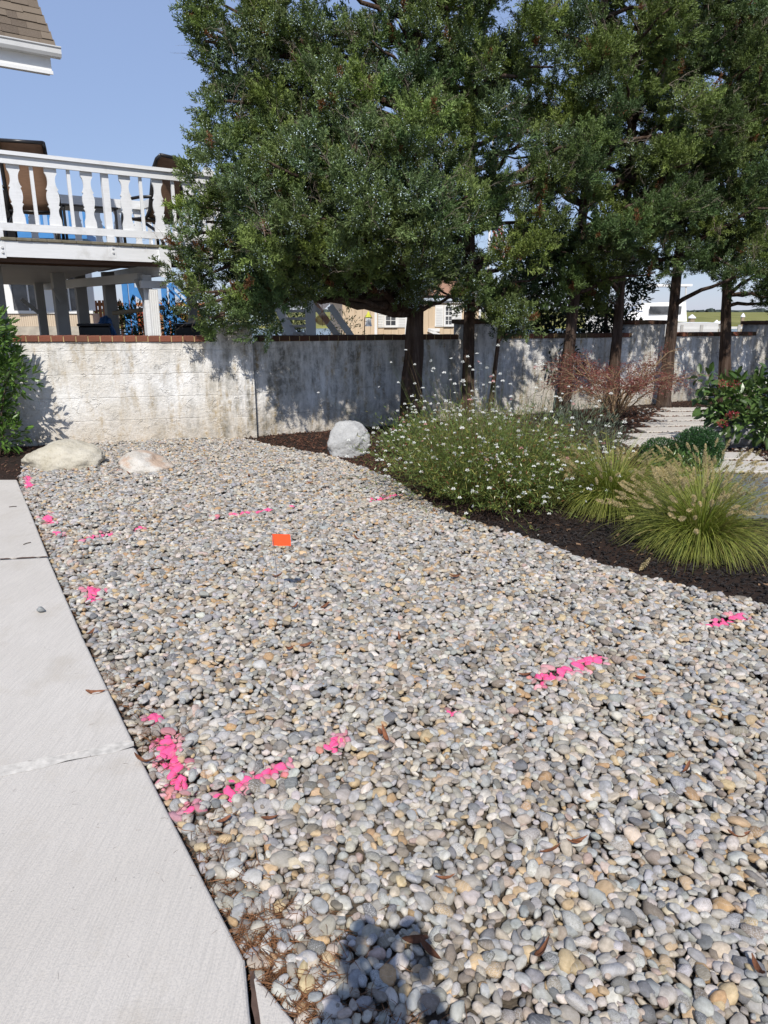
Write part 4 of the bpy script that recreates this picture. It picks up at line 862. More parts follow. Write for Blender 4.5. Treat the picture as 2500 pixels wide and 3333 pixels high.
# ------------------------------------------------------------------ cedar trees
def diamond(T, F, p, d, L, w, side):
    b = len(T); m = p + d * L * 0.45; T += [p, m + side * w, p + d * L, m - side * w]; F += [(b, b + 1, b + 2), (b, b + 2, b + 3)]
def ico(T, F, c, r):
    b = len(T); T += [c + r * np.array(v) for v in ((0, 0, 1), (1, 0, 0), (0, 1, 0), (-1, 0, 0), (0, -1, 0), (0, 0, -1))]
    F += [(b + i, b + j, b + k) for i, j, k in ((0, 1, 2), (0, 2, 3), (0, 3, 4), (0, 4, 1), (5, 2, 1), (5, 3, 2), (5, 4, 3), (5, 1, 4))]
def spray(i, berries):
    r = np.random.default_rng(500 + i); T = []; F = []; mi = []
    n = 17; L = 0.17; bend = r.normal(0, 0.03, 2)
    for k in range(n):
        t = (k + 0.5) / n; base = np.array([bend[0] * t * t, bend[1] * t * t, L * t]); a = k * 2.4 + r.uniform(-0.4, 0.4); til = r.uniform(0.35, 0.8) * (1.1 - 0.5 * t)
        d = np.array([math.cos(a) * math.sin(til), math.sin(a) * math.sin(til), math.cos(til)]); ln = (0.080 - 0.035 * t) * r.uniform(0.8, 1.25)
        sd = unit(np.cross(d, r.normal(size=3))); diamond(T, F, base, d, ln, 0.0070, sd)
        for q in range(4):
            f = r.uniform(0.3, 0.95); dd = unit(d + r.normal(0, 0.6, 3)); s2 = unit(np.cross(dd, r.normal(size=3))); diamond(T, F, base + d * ln * f, dd, ln * r.uniform(0.45, 0.75), 0.0062, s2)
    mi = [0] * len(F)
    if berries:
        for q in range(berries): 
            t = r.uniform(0.15, 0.95); a = r.uniform(0, 6.28); ico(T, F, np.array([math.cos(a) * 0.045 * (1.2 - t), math.sin(a) * 0.045 * (1.2 - t), L * t]), r.uniform(0.0055, 0.0085))
        mi += [1] * (len(F) - len(mi))
    me = npmesh('cedar_spray', np.array(T), F, [M['cedar'], M['berry']]); me.polygons.foreach_set('material_index', mi); return proto('cedar_spray_template', me)
def twigp(i):
    r = random.Random(900 + i); b = MB()
    def grow(p, d, L, rad, lev):
        pts = [p]; 
        for k in range(4): d = (d + Vector((r.uniform(-1, 1), r.uniform(-1, 1), r.uniform(-1, 1))) * 0.32).normalized(); pts.append(pts[-1] + d * L / 4)
        b.tube(pts, [rad * (1 - 0.2 * k) for k in range(5)], 3, False)
        if lev: 
            for k in range(1, 5): grow(pts[k], (d + Vector((r.uniform(-1, 1), r.uniform(-1, 1), r.uniform(-1, 1)))).normalized(), L * 0.5, rad * 0.55, lev - 1)
    grow(Vector((0, 0, 0)), Vector((0, 0, 1)), 0.30, 0.0042, 2)
    me = b.mesh('cedar_twig'); me.materials.append(M['twig']); return proto('cedar_twig_template', me)
SPRAYS = [spray(i, 0) for i in range(4)] + [spray(4 + i, 13) for i in range(2)] + [twigp(i) for i in range(3)]
def low_gap(w):                        # where the crowns stop above the wall and let the yards behind show
    d = w - Vector((0, 0, CAMH)); dep = d.y * math.cos(PITCH) - d.z * math.sin(PITCH); u = 1250 + FPX * d.x / dep; v = 1666.5 - FPX * (d.y * math.sin(PITCH) + d.z * math.cos(PITCH)) / dep
    return (940 < u < 1345 and v > 950 + 22 * math.sin(u * 0.021)) or (1345 <= u < 1620 and v > 985 + 20 * math.sin(u * 0.03)) or (2020 < u < 2470 and v > 925 + 30 * math.sin(u * 0.03)) or (870 < u <= 940 and v > 1000)
def curve_pts(p, q, n=7, sag=0.0, wob=0.05):
    p = Vector(p); q = Vector(q); L = (q - p).length; o = []
    for i in range(n):
        t = i / (n - 1); c = p.lerp(q, t) + Vector((0, 0, sag * L * math.sin(math.pi * t)))
        if 0 < i < n - 1: c += Vector((random.uniform(-1, 1), random.uniform(-1, 1), random.uniform(-1, 1))) * wob * L * 0.6
        o.append(c)
    return o
def cedar(base, trunk, r0, r1, targets, label, dark=1.0, berry=0.12, dens=1.0, clump=(0.12, 0.23), extra=None, twigs=0.05, clear='std'):
    if clear == 'std': clear = low_gap
    base = Vector(base); t = empty('cedar_tree', base, 0, label, 'tree', 'cedars along the garden wall')
    # trunk with limbs
    b = MB(); pts = [Vector(p) for p in trunk]; fine = []
    for i in range(len(pts) - 1):
        for k in range(6): fine.append(pts[i].lerp(pts[i + 1], k / 6))
    fine.append(pts[-1]); n = len(fine); ph = [random.uniform(0, 6) for _ in range(6)]
    rad = [r1 + (r0 - r1) * (1 - i / (n - 1)) ** 1.1 + r0 * 0.28 * math.exp(-(fine[i].z - fine[0].z) / 0.16) for i in range(n)]
    def jit(i, j, a, p): return 1 + 0.10 * math.sin(5 * a + ph[0] + 0.7 * p.z) + 0.07 * math.sin(9 * a + ph[1] - 1.1 * p.z) + 0.05 * math.sin(15 * a + ph[2] + 2 * math.sin(p.z * 3 + ph[3])) + 0.04 * math.sin(p.z * 9 + 3 * a)
    b.tube(fine, rad, 30, True, jit=jit)
    pos = []; dirs = []; scl = []; cols = []; vid = []
    for T in targets:
        q, cl = Vector(T[0]) - base, T[1]
        if clear is not None and clear(q + base): continue
        h = max(fine[0].z + 1.75 + 1.1 * random.random() ** 1.5, min(fine[-1].z - 0.3, q.z - 0.30 * math.hypot(q.x, q.y) + random.uniform(-0.3, 0.2)))
        k = min(range(n), key=lambda i: abs(fine[i].z - h)); st = fine[k]
        L = (q - st).length; bp = curve_pts(st, q, 8, 0.05, 0.05); rr = 0.018 + 0.014 * L
        b.tube(bp, [rr * (1 - 0.82 * i / 7) + 0.004 for i in range(8)], 6)
        m = max(3, int(L / 0.37)) + 1; bh = random.random(); bv = random.uniform(0.72, 1.22)
        for j in range(m):
            tt = 1.0 if j == 0 else 1.0 - 0.52 * random.random() ** 1.3; i0 = min(6, int(tt * 7)); c = bp[i0].lerp(bp[i0 + 1], tt * 7 - i0)
            if j: c = c + Vector((random.gauss(0, 0.18), random.gauss(0, 0.18), random.gauss(0.03, 0.21))) * min(1, L)
            if clear is not None and clear(c + base): continue
            r = random.uniform(*clump) * cl * (0.85 if j == 0 else 1.0); ns = int(27 * (r / 0.20) ** 2 * dens)
            u = unit(rng.normal(size=(ns, 3))) * (rng.uniform(0, 1, (ns, 1)) ** 0.45); pp = np.array(c) + u * r * np.array([1, 1, 0.85])
            outw = unit(np.array([c.x, c.y, 0.15]))[None]
            dd = unit(0.8 * u + np.array([[0, 0, 0.6]]) + 0.4 * outw + rng.normal(0, 0.35, (ns, 3)))
            bl = random.random() < berry * 2.2; v = rng.integers(0, 4, ns)
            if bl: v = np.where(rng.uniform(0, 1, ns) < 0.55, rng.integers(4, 6, ns), v)
            v = np.where(rng.uniform(0, 1, ns) < twigs, rng.integers(6, 9, ns), v)
            hue = min(1, max(0, bh + random.uniform(-0.3, 0.3))); cb = np.array([0.195, 0.250, 0.062]) * (1 - hue) + np.array([0.098, 0.160, 0.062]) * hue
            if bl: cb = cb * 0.6 + np.array([0.070, 0.100, 0.060]) * 0.4
            cc = cb[None] * rng.uniform(0.68, 1.38, (ns, 1)) * dark * bv
            brown = rng.uniform(0, 1, ns) < 0.015; cc[brown] = (0.16, 0.07, 0.03); tw = v >= 6; cc[tw] = np.array([0.27, 0.225, 0.18]) * rng.uniform(0.6, 1.2, (tw.sum(), 1))
            pos.append(pp); dirs.append(dd); scl.append(rng.uniform(0.75, 1.25, (ns, 1)) * np.ones((1, 3))); cols.append(cc); vid.append(v)
    for bp, rr in extra or []: b.tube([Vector(p) - base for p in bp], rr, 7)
    b.build('trunk', M['bark'], t, True)
    pos = np.concatenate(pos); dirs = np.concatenate(dirs)
    cr = scatter('crown', SPRAYS, pos, eulers(frames(dirs)), np.concatenate(scl), np.concatenate(vid), {'col': np.concatenate(cols)}, t, [M['cedar'], M['berry'], M['twig']]); cr['kind'] = 'stuff'
    return t
# tree 1: the big cedar, with boughs where they reach
T1 = [(655, 90, 9.8), (640, 60, 9.9), (690, 150, 9.8), (700, 205, 10), (740, 20, 10.2), (720, 330, 9.6), (690, 400, 9.6), (690, 470, 9.6), (730, 560, 9.7), (640, 660, 9.4), (610, 740, 9.3), (610, 690, 9.4), (620, 820, 9.4), (640, 900, 9.4), (700, 960, 9.4), (760, 1000, 9.5), (830, 980, 9.6), (880, 880, 9.5), (960, 930, 9.8), (1040, 870, 9.8), (780, 290, 10), (850, 430, 9.8), (900, 640, 9.5), (780, 740, 9.4), (700, 800, 9.4), (1000, 500, 9.5), (1000, 250, 9.8), (1100, 700, 9.5), (1190, 860, 9.7), (1150, 400, 9.8), (1250, 600, 9.6), (1300, 270, 10), (1350, 820, 9.8), (1390, 930, 9.9), (1400, 480, 9.9), (1440, 880, 10.1), (1290, 900, 9.8), (1500, 720, 10.2), (1530, 380, 10.4), (1580, 620, 10.5), (1610, 860, 10.5), (900, 110, 10), (1100, 90, 10.2), (1300, 60, 10.4), (1450, 150, 10.5), (830, 180, 10.1), (860, 560, 9.5), (940, 780, 9.5), (820, 860, 9.4), (1010, 650, 9.5), (1150, 240, 10), (1230, 140, 10.2), (1100, 550, 9.6), (1220, 740, 9.6), (1350, 380, 9.9), (1330, 660, 9.7), (760, 640, 9.4), (680, 720, 9.4), (1450, 280, 10.3), (1480, 560, 10.1), (960, 360, 9.8), (1560, 950, 10.4), (850, 320, 9.9), (770, 440, 9.7), (930, 470, 9.6), (1060, 780, 9.6), (1140, 930, 9.7), (1230, 480, 9.7), (650, 985, 9.3), (690, 1030, 9.3), (740, 1040, 9.35), (800, 1035, 9.4), (860, 1000, 9.5), (910, 985, 9.6), (1000, 965, 9.7), (1090, 950, 9.8), (1240, 950, 9.9), (600, 940, 9.3), (1480, 960, 10.2)]
tg = [((P(u + random.uniform(-25, 25), v + random.uniform(-20, 20), y)), 0.80 if u < 760 else 1.0) for u, v, y in T1]
for i in range(20):
    a = random.uniform(0.15, math.pi - 0.15); h = random.uniform(2.6, 7.6); rr = (2.6 if h < 5 else 2.6 * (8.3 - h) / 3.3) * random.uniform(0.45, 1.0); tg.append((Vector((0.15 + rr * math.cos(a) * 0.9, 10.75 + rr * math.sin(a) * 0.8, h)), 1.05))
for u, v, y in [(760, 620, 8.6), (860, 760, 8.5), (900, 820, 8.7), (980, 700, 8.4), (1050, 820, 8.6), (1120, 620, 8.3), (1180, 780, 8.5), (1260, 700, 8.4), (1300, 840, 8.7), (1380, 640, 8.5), (1440, 760, 8.7), (1000, 480, 8.6), (1200, 450, 8.6), (860, 520, 8.8), (1350, 500, 8.7), (1520, 640, 9.0), (1100, 300, 9.0)]: tg.append((P(u, v, y), 1.0))
for i in range(14): tg.append((Vector((random.uniform(-2.6, 2.0), random.uniform(9.7, 11), random.uniform(5.4, 7.8))), 1.1))
b1 = Vector((0.42, 10.72, -0.02))
limb = [(b1 + Vector((0, -0.02, 1.82)), P(1200, 960, 10.55), P(1125, 955, 10.4), P(1000, 950, 10.3), P(880, 945, 10.1), P(800, 930, 9.9)), ]
T1trunk = [(0, 0, -0.05), (-0.02, 0, 0.5), (0.03, 0, 1.1), (0.04, 0.02, 1.7), (0.06, 0.03, 3.0), (0.0, 0.05, 5.0), (-0.05, 0.05, 7.6)]
cedar(b1, T1trunk, 0.165, 0.06, tg, 'largest cedar, thick reddish trunk and a broad berry-laden crown reaching the deck', 1.0, 0.34, 0.92, extra=[(limb[0], [0.045, 0.036, 0.03, 0.026, 0.02, 0.012])])
def std(base, lean, r0, R_, h0, h1, nb, label, dark, seed, berry=0.08, dens=0.9, wob=None):
    random.seed(seed); base = Vector(base); tg = []
    for i in range(nb):
        f = (i + random.random()) / nb; h = h0 + (h1 - h0) * f; a = random.uniform(0, 2 * math.pi) if i % 3 else random.uniform(math.pi * 1.1, math.pi * 1.9); prof = (0.75 + 0.5 * math.sin(math.pi * min(1, f * 1.3))) * (1.0 if f < 0.6 else 1 - 0.85 * (f - 0.6) / 0.4)
        rr = R_ * prof * random.uniform(0.45, 1.05); tg.append((base + Vector((lean[0] * h + rr * math.cos(a), lean[1] * h + rr * math.sin(a), h)), 1.0))
    tr = [(lean[0] * z + (wob[0] * math.sin(z * 1.7) if wob else 0), lean[1] * z, z) for z in (-0.05, 0.5, 1.1, 1.8, 3.0, 5.0, h1 * 0.93)]
    return cedar(base, tr, r0, 0.045, tg, label, dark, berry, dens)
std((1.33, 11.30, 0), (-0.015, 0.01), 0.105, 1.45, 1.65, 8.2, 50, 'slimmer cedar close behind the largest one, trunk beside the white-flowered plant', 0.95, 21, 0.16)
std((3.08, 12.30, 0), (0.035, 0.0), 0.120, 1.55, 1.75, 8.4, 56, 'cedar rising behind the left side of the red-leaved shrub', 0.85, 22)
std((4.12, 12.92, 0), (-0.01, 0.0), 0.105, 1.5, 1.85, 8.6, 54, 'straight cedar rising behind the middle of the red-leaved shrub', 0.80, 23)
std((5.25, 13.42, 0), (0.0, 0.0), 0.120, 1.6, 1.85, 8.8, 58, 'forked cedar standing at the head of the stepping slab path', 0.78, 24)
std((6.75, 14.20, 0), (-0.10, 0.0), 0.125, 1.6, 1.75, 9.0, 58, 'cedar with a leaning trunk behind the hydrangea', 0.74, 25, 0.05)
std((8.15, 14.95, 0), (-0.02, 0.0), 0.135, 1.9, 1.95, 9.4, 58, 'dark cedar at the far right end of the row, cut by the picture edge', 0.66, 26, 0.04)
# thin leaning sapling
random.seed(31)
sp_t = [(P(1620, 1120, 11.2) + Vector((0, 0, 0.6)), 0.8), (P(1640, 1040, 11.1), 0.8), (P(1600, 1060, 11.0), 0.7), (P(1660, 1000, 11.2), 0.8), (P(1630, 1110, 11.0), 0.7)]
bs = G(1572, 1345); bs = Vector((1.62, 11.0, 0)); tp = P(1625, 1090, 11.0) - bs
cedar(bs, [(0, 0, -0.05), tuple(tp * 0.3), tuple(tp * 0.62), tuple(tp), tuple(tp * 1.25), tuple(tp * 1.5)], 0.04, 0.018, sp_t, 'thin crooked cedar sapling leaning right beside the slimmer cedar', 0.6, 0.0, 0.8, clear=None)
random.seed(77)
# dark broad-leaved evergreens behind the wall
LEAF_T = np.array([(0, 0, 0), (0.30, 0.35, 0.05), (0, 0.38, -0.03), (-0.30, 0.35, 0.05), (0.24, 0.72, 0.03), (0, 0.72, -0.04), (-0.24, 0.72, 0.03), (0, 1.0, -0.10)], float)
LEAF_F = [(0, 1, 2), (0, 2, 3), (1, 4, 5, 2), (2, 5, 6, 3), (4, 7, 5), (5, 7, 6)]
def leaf_frames(d, up=(0, 0, 1), rnd=0.25):          # y column along d, z column near up
    d = unit(d); n = len(d); u = np.broadcast_to(np.asarray(up, float), (n, 3)) + rng.normal(size=(n, 3)) * rnd
    x = unit(np.cross(d, u)); z = np.cross(x, d); return np.stack([x, d, z], 2)
def blob_leaves(parts, n_per, size, width, col, spread=0.5, up=0.35, shell=0.35, var=0.35):
    Pn, Dn, Cn = [], [], []
    for (c, r) in parts:
        c = np.array(c); r = np.array(r) if hasattr(r, '__len__') else np.array([r, r, r]); n = int(n_per * r[0] * r[2])
        u = unit(rng.normal(size=(n, 3))); q = u * (rng.uniform(0, 1, (n, 1)) ** shell); Pn.append(c + q * r); Dn.append(unit(u + np.array([0, 0, up]) + rng.normal(0, spread, (n, 3)))); Cn.append(np.array(col)[None] * rng.uniform(1 - var, 1 + var, (n, 1)) * rng.uniform(0.93, 1.07, (n, 3)))
    return np.concatenate(Pn), np.concatenate(Dn), np.concatenate(Cn)
def leaf_mesh(name, Pn, Dn, Cn, size, width, mat, parent, upr=0.5, kind='stuff'):
    n = len(Pn); sc = rng.uniform(0.75, 1.25, (n, 1)) * np.array([[size * width, size, size]]); V, F = batch(LEAF_T, LEAF_F, Pn, leaf_frames(Dn, rnd=upr), sc)
    o = obj(name, npmesh(name, V, F, mat, np.repeat(Cn, len(LEAF_T), 0)), None, parent)
    if kind: o['kind'] = kind
    return o
for (x, y, w, h, lab) in ((2.75, 13.3, 0.85, 3.1, 'dark evergreen bush behind the wall, between the slimmer cedar and the red shrub'), (4.25, 14.15, 0.95, 3.0, 'dark evergreen bush behind the wall, close to the white boat')):
    t = empty('evergreen_bush', (x, y, 0), 0, lab, 'bush'); parts = [((random.uniform(-0.5, 0.5) * w, random.uniform(-0.4, 0.4), 0.5 + (h - 0.6) * i / 9), (w * random.uniform(0.5, 0.8), 0.6, 0.42)) for i in range(10)]
    leaf_mesh('foliage', *blob_leaves(parts, 3000, 0.09, 0.6, (0.020, 0.038, 0.018)), 0.10, 0.62, M['leaf'], t)
    b = MB(); b.tube([(0, 0, -0.3), (0.05, 0, 1.0), (-0.05, 0, h * 0.8)], [0.06, 0.05, 0.02], 8); b.build('stem', M['bark'], t)

# ------------------------------------------------------------------ stepping slabs, patio, mulch chips
steps = empty('stepping_path'); steps['kind'] = 'structure'
cen = [(3.62, 9.50), (3.92, 10.02), (4.22, 10.56), (4.52, 11.10), (4.84, 11.66), (5.16, 12.24), (5.48, 12.84)]
for i, (x, y) in enumerate(cen):
    b = MB(); w = 1.12 + random.uniform(-0.05, 0.05); b.box(-w / 2, w / 2, -0.185, 0.185, -0.06, 0.018, bev=0.006); b.build('paver', M['concrete'], steps, loc=(x + 0.12, y, 0), rot=(0, 0, 0.12 + random.uniform(-0.03, 0.03)))
for (x, y, w, h, a) in ((4.05, 8.55, 1.0, 0.42, -0.15), (4.30, 7.88, 1.35, 0.56, -0.10)):
    b = MB(); b.box(-w / 2, w / 2, -h / 2, h / 2, -0.06, 0.02, bev=0.006); b.build('paver', M['concrete'], steps, loc=(x, y, 0), rot=(0, 0, a))
def m_slate():
    t = NT('dark_slate'); v = t.co('Object'); n = t.noise(t.map(v, (1, 4, 1)), 3, 6, 0.65)
    return t.fin(t.ramp(n, [(0.3, (0.10, 0.11, 0.125)), (0.7, (0.19, 0.20, 0.22))]), 0.55, t.bump(n, 0.01, 0.5))
M['slate'] = m_slate()
pat = empty('slate_patio'); pat['kind'] = 'structure'
for i in range(5):
    for j in range(4):
        x = 3.45 + i * 0.52 - j * 0.10; y = 7.30 - j * 0.42; b = MB(); b.box(-0.255, 0.255, -0.205, 0.205, -0.06, 0.012, bev=0.004); b.build('paver', M['slate'], pat, loc=(x, y, 0), rot=(0, 0, random.uniform(-0.01, 0.01)))
# pale pebbles between the slabs
n = 3200; t_ = rng.uniform(0, 1, n); bx = np.interp(t_, [0, 0.25, 1], [4.4, 3.9, 5.6]) + rng.normal(0, 0.42, n); by = np.interp(t_, [0, 0.25, 1], [7.6, 8.9, 13.1]) + rng.normal(0, 0.1, n)
sc = rng.uniform(0.012, 0.03, (n, 1)) * np.array([[1, 0.8, 0.6]])
o = scatter('path_pebbles', SP, np.stack([bx, by, np.full(n, 0.0)], 1), rng.uniform(0, 3, (n, 3)) * np.array([[0.1, 0.1, 1]]), sc, rng.integers(0, 16, n), {'col': np.where(rng.uniform(0, 1, (n, 1)) < 0.45, np.array([[0.16, 0.075, 0.045]]), PAL[rng.choice([1, 2, 5, 4, 13], n)] * 0.8), 'seed': rng.uniform(0, 1, n), 'pink': np.zeros(n), 'speck': np.zeros(n)}, None, [M['stone']]); tag(o, 'small pale pebbles and litter between the stepping slabs', 'pebbles', kind='stuff')
def chipp(i):
    r = random.Random(i); b = MB(); w, l, h = r.uniform(0.10, 0.2), 0.5, r.uniform(0.06, 0.12)
    b.add([(-w, -l, -h), (w * r.uniform(0.6, 1), -l * r.uniform(0.7, 1), -h), (w, l, -h), (-w * r.uniform(0.5, 1), l * r.uniform(0.7, 1), -h), (-w * 0.8, -l * 0.9, h), (w * 0.7, -l * 0.8, h * r.uniform(0.5, 1)), (w * 0.8, l * 0.9, h), (-w * 0.7, l * 0.8, h * r.uniform(0.4, 1))], [(3, 2, 1, 0), (4, 5, 6, 7), (0, 1, 5, 4), (1, 2, 6, 5), (2, 3, 7, 6), (3, 0, 4, 7)])
    me = b.mesh('mulch_chip'); me.materials.append(M['chip']); return proto('mulch_chip_template', me)
CH = [chipp(i) for i in range(6)]
n = 150000; X = rng.uniform(-2.2, 9.0, n); Y = rng.uniform(2.9, 15.2, n); k = in_poly(X, Y, MBED) & (np.abs(X) < 0.62 * Y + 0.4) & (rng.uniform(0, 1, n) < np.clip(9.0 / Y - 0.35, 0.15, 1))
X, Y = X[k], Y[k]
X2 = rng.uniform(-5.2, -3.8, 700); Y2 = rng.uniform(7.28, 9.3, 700); X = np.r_[X, X2]; Y = np.r_[Y, Y2]; n = len(X)
red = np.clip((Y - 5.6) / 2.2, 0, 1) * (0.35 + 0.65 * (np.sin(X * 1.9 + Y) * 0.5 + 0.5)); cc = (np.array([[0.020, 0.017, 0.016]]) * (1 - red[:, None]) + np.array([[0.085, 0.040, 0.026]]) * red[:, None]) * rng.uniform(0.5, 1.9, (n, 1))
lt = rng.uniform(0, 1, n) < 0.035; cc[lt] = np.array([0.22, 0.14, 0.085]) * rng.uniform(0.6, 1.2, (lt.sum(), 1))
o = scatter('mulch_chips', CH, np.stack([X, Y, rng.uniform(-0.008, 0.014, n)], 1), np.stack([rng.normal(0, 0.4, n), rng.normal(0, 0.4, n), rng.uniform(0, 6.28, n)], 1), rng.uniform(0.014, 0.042, (n, 1)) * np.ones((1, 3)), rng.integers(0, 6, n), {'col': cc}, None, [M['chip']]); tag(o, 'shredded dark bark mulch covering the planting bed', 'mulch', kind='stuff')

# ------------------------------------------------------------------ planting
def arc(p0, out, L, el, droop, n=6):
    """points of a stem leaving p0 towards heading out at elevation el and bending over"""
    pts = [np.array(p0, float)]; e = el
    for i in range(n):
        d = np.array([out[0] * math.cos(e), out[1] * math.cos(e), math.sin(e)]); pts.append(pts[-1] + d * L / n); e -= droop / n
        if pts[-1][2] < 0.01: pts[-1][2] = 0.01
    return np.array(pts)
def ribbon(V, F, Cc, pts, w, col, tipcol=None):
    n = len(pts); d = unit(np.gradient(pts, axis=0)); s = unit(np.cross(d, np.array([0, 0, 1.0]) + rng.normal(0, 0.3, 3))); b = len(V)
    for i in range(n):
        ww = w * (0.6 + 0.4 * min(1, 3 * i / n)) * (1 - (i / (n - 1)) ** 2.5 * 0.94); V.append(pts[i] - s[i] * ww); V.append(pts[i] + s[i] * ww)
        c = col if tipcol is None else col * (1 - i / (n - 1)) + tipcol * (i / (n - 1)); Cc += [c, c]
    for i in range(n - 1): F.append((b + 2 * i, b + 2 * i + 1, b + 2 * i + 3, b + 2 * i + 2))
def plume_mesh():
    T = []; F = []; r = np.random.default_rng(5)
    for k in range(150):
        t = r.uniform(0, 1); a = r.uniform(0, 6.28); rad = 0.012 * math.sin(math.pi * min(0.97, t * 0.92 + 0.06)) + 0.002; d = unit(np.array([math.cos(a), math.sin(a), 0.7])); diamond(T, F, np.array([0, 0, 0.11 * t]), d, rad * 1.5, 0.0018, unit(np.cross(d, r.normal(size=3))))
    return npmesh('plume', np.array(T), F, M['seed'])
PLUME = plume_mesh()
def fountain_grass(cx, cy, rad, h, nb, npl, label, seed, tan=0.12):
    global rng
    t = empty('fountain_grass', (cx, cy, 0), 0, label, 'ornamental grass'); V = []; F = []; Cc = []
    rr = np.random.default_rng(seed)
    for i in range(nb):
        a = rr.uniform(0, 6.283); q = abs(rr.normal(0, 0.075)); o = (math.cos(a), math.sin(a)); el = np.clip(rr.normal(0.92, 0.34), 0.30, 1.5); L = (rad * 1.25) * rr.uniform(0.6, 1.05) * (0.8 + 0.35 * (el > 0.8))
        pts = arc((o[0] * q, o[1] * q, 0.0), o, L, el, rr.uniform(1.1, 2.4) * (0.65 + 0.55 * (el < 1.1)), 8)
        yl = rr.uniform(0, 1); c = np.array([0.170, 0.265, 0.042]) * (1 - yl) + np.array([0.310, 0.345, 0.065]) * yl
        if rr.uniform() < tan + (0.35 if (a > 5.2 and rr.uniform() < 0.7) else 0): c = np.array([0.34, 0.25, 0.12])
        ribbon(V, F, Cc, pts, rr.uniform(0.0016, 0.0030), c * rr.uniform(0.7, 1.2), np.array([0.27, 0.28, 0.075]) * rr.uniform(0.7, 1.2))
    tops = []
    for i in range(npl):
        a = rr.uniform(0, 6.283); o = (math.cos(a), math.sin(a)); el = np.clip(rr.normal(1.08, 0.25), 0.5, 1.45); L = h * rr.uniform(0.9, 1.2) / max(0.62, math.sin(el) ** 0.5)
        pts = arc((o[0] * 0.06, o[1] * 0.06, 0.0), o, L, el, rr.uniform(0.3, 0.9), 8); ribbon(V, F, Cc, pts, 0.0011, np.array([0.26, 0.22, 0.10])); tops.append((pts[-1], pts[-1] - pts[-2]))
    obj('blades', npmesh('blades', np.array(V), F, M['blade'], np.array(Cc)), None, t)['kind'] = 'stuff'
    for p, d in tops:
        e = eulers(frames(d[None] + rr.normal(0, 0.01, (1, 3))))[0]; o = obj('plume', PLUME, None, t, p, e, (rr.uniform(0.9, 1.35),) * 3); o['col'] = [float(x) for x in np.array([0.62, 0.50, 0.32]) * rr.uniform(0.75, 1.1)]
    return t
q = G(1985, 1652); fountain_grass(q.x, q.y, 0.55, 0.46, 2700, 80, 'fountain grass clump beside the white-flowered bush, left of the larger clump', 41)
q = G(2275, 1775); fountain_grass(q.x, q.y, 0.54, 0.50, 3000, 130, 'largest fountain grass clump with tan plumes at the stone edge', 42, 0.16)
q = G(2290, 1615); fountain_grass(q.x, q.y, 0.36, 0.42, 800, 50, 'small fountain grass tuft hidden behind the largest clump', 43)

# white gaura
GC = (1.03, 6.95); ga = empty('gaura_bush', (*GC, 0), 0, 'airy green bush covered in small white flowers beside the stones', 'flowering bush')
V = []; F = []; Cc = []; lp = []; ld = []; lc = []; fl = []
for i in range(2300):
    a = rng.uniform(0, 6.283); rr_ = math.sqrt(rng.uniform(0, 1)); px, py = 0.56 * rr_ * math.cos(a), 0.92 * rr_ * math.sin(a); o = unit(np.array([px + rng.normal(0, 0.25), py + rng.normal(0, 0.25)])); tall = rng.uniform() < 0.09
    left = px < -0.1 and py < 0.5
    el = np.clip(rng.normal(1.25 - 0.55 * rr_, 0.22), 0.22, 1.5); L = rng.uniform(0.58, 1.02) if not tall else rng.uniform(0.90, 1.42); el = min(1.5, el + 0.25) if tall else el
    pts = arc((px, py, 0), o, L * (1.0 if not left else 1.12), el, rng.uniform(0.1, 0.7) if not tall else rng.uniform(0, 0.35), 7)
    br = rng.uniform(); c = np.array([0.150, 0.190, 0.058]) * rng.uniform(0.6, 1.25) if br < 0.78 else np.array([0.20, 0.14, 0.075]) * rng.uniform(0.6, 1.2)
    ribbon(V, F, Cc, pts, 0.0019, c)
    for k in range(int(rng.integers(10, 20)) if not tall else 7):
        t = rng.uniform(0.08, 0.92) if not tall else rng.uniform(0.05, 0.6); j = min(6, int(t * 7)); p = pts[j] + (pts[j + 1] - pts[j]) * (t * 7 - j); lp.append(p); ld.append(unit(pts[j + 1] - pts[j] + rng.normal(0, 0.022 * 5, 3) * 0.9)); rd = rng.uniform(); lc.append((np.array([0.130, 0.180, 0.048]) if rd < 0.72 else np.array([0.26, 0.25, 0.07]) if rd < 0.94 else np.array([0.22, 0.08, 0.04])) * rng.uniform(0.6, 1.35))
    if (tall and rng.uniform() < 0.5) or rng.uniform() < 0.24: fl.append((pts[-1 if rng.uniform() < 0.5 else -2] + rng.normal(0, 0.012, 3), unit(pts[-1] - pts[-2] + np.array([0, -0.15, 0.0]))))
obj('stems', npmesh('stems', np.array(V), F, M['blade'], np.array(Cc)), None, ga)['kind'] = 'stuff'
leaf_mesh('foliage', np.array(lp), np.array(ld), np.array(lc), 0.040, 0.32, M['leaf'], ga, 1.0)
T = []; F = []
for a in (0.15, 1.05, 2.1, 3.0):
    d = np.array([math.cos(a), math.sin(a), 0.25]); p = d * 0.003; m = d * 0.016; s = np.array([-math.sin(a), math.cos(a), 0]) * 0.0075; b = len(T); T += [p, m + s, d * 0.027 + np.array([0, 0, -0.002]), m - s]; F += [(b, b + 1, b + 2), (b, b + 2, b + 3)]
for a in range(5): d = unit(np.array([math.cos(a * 1.3) * 0.5, -0.7, 0.5 + 0.1 * a])); diamond(T, F, np.zeros(3), d, 0.018, 0.0006, np.array([1.0, 0, 0]))
FLW = npmesh('flower', np.array(T), F, M['petal'])
random.shuffle(fl)
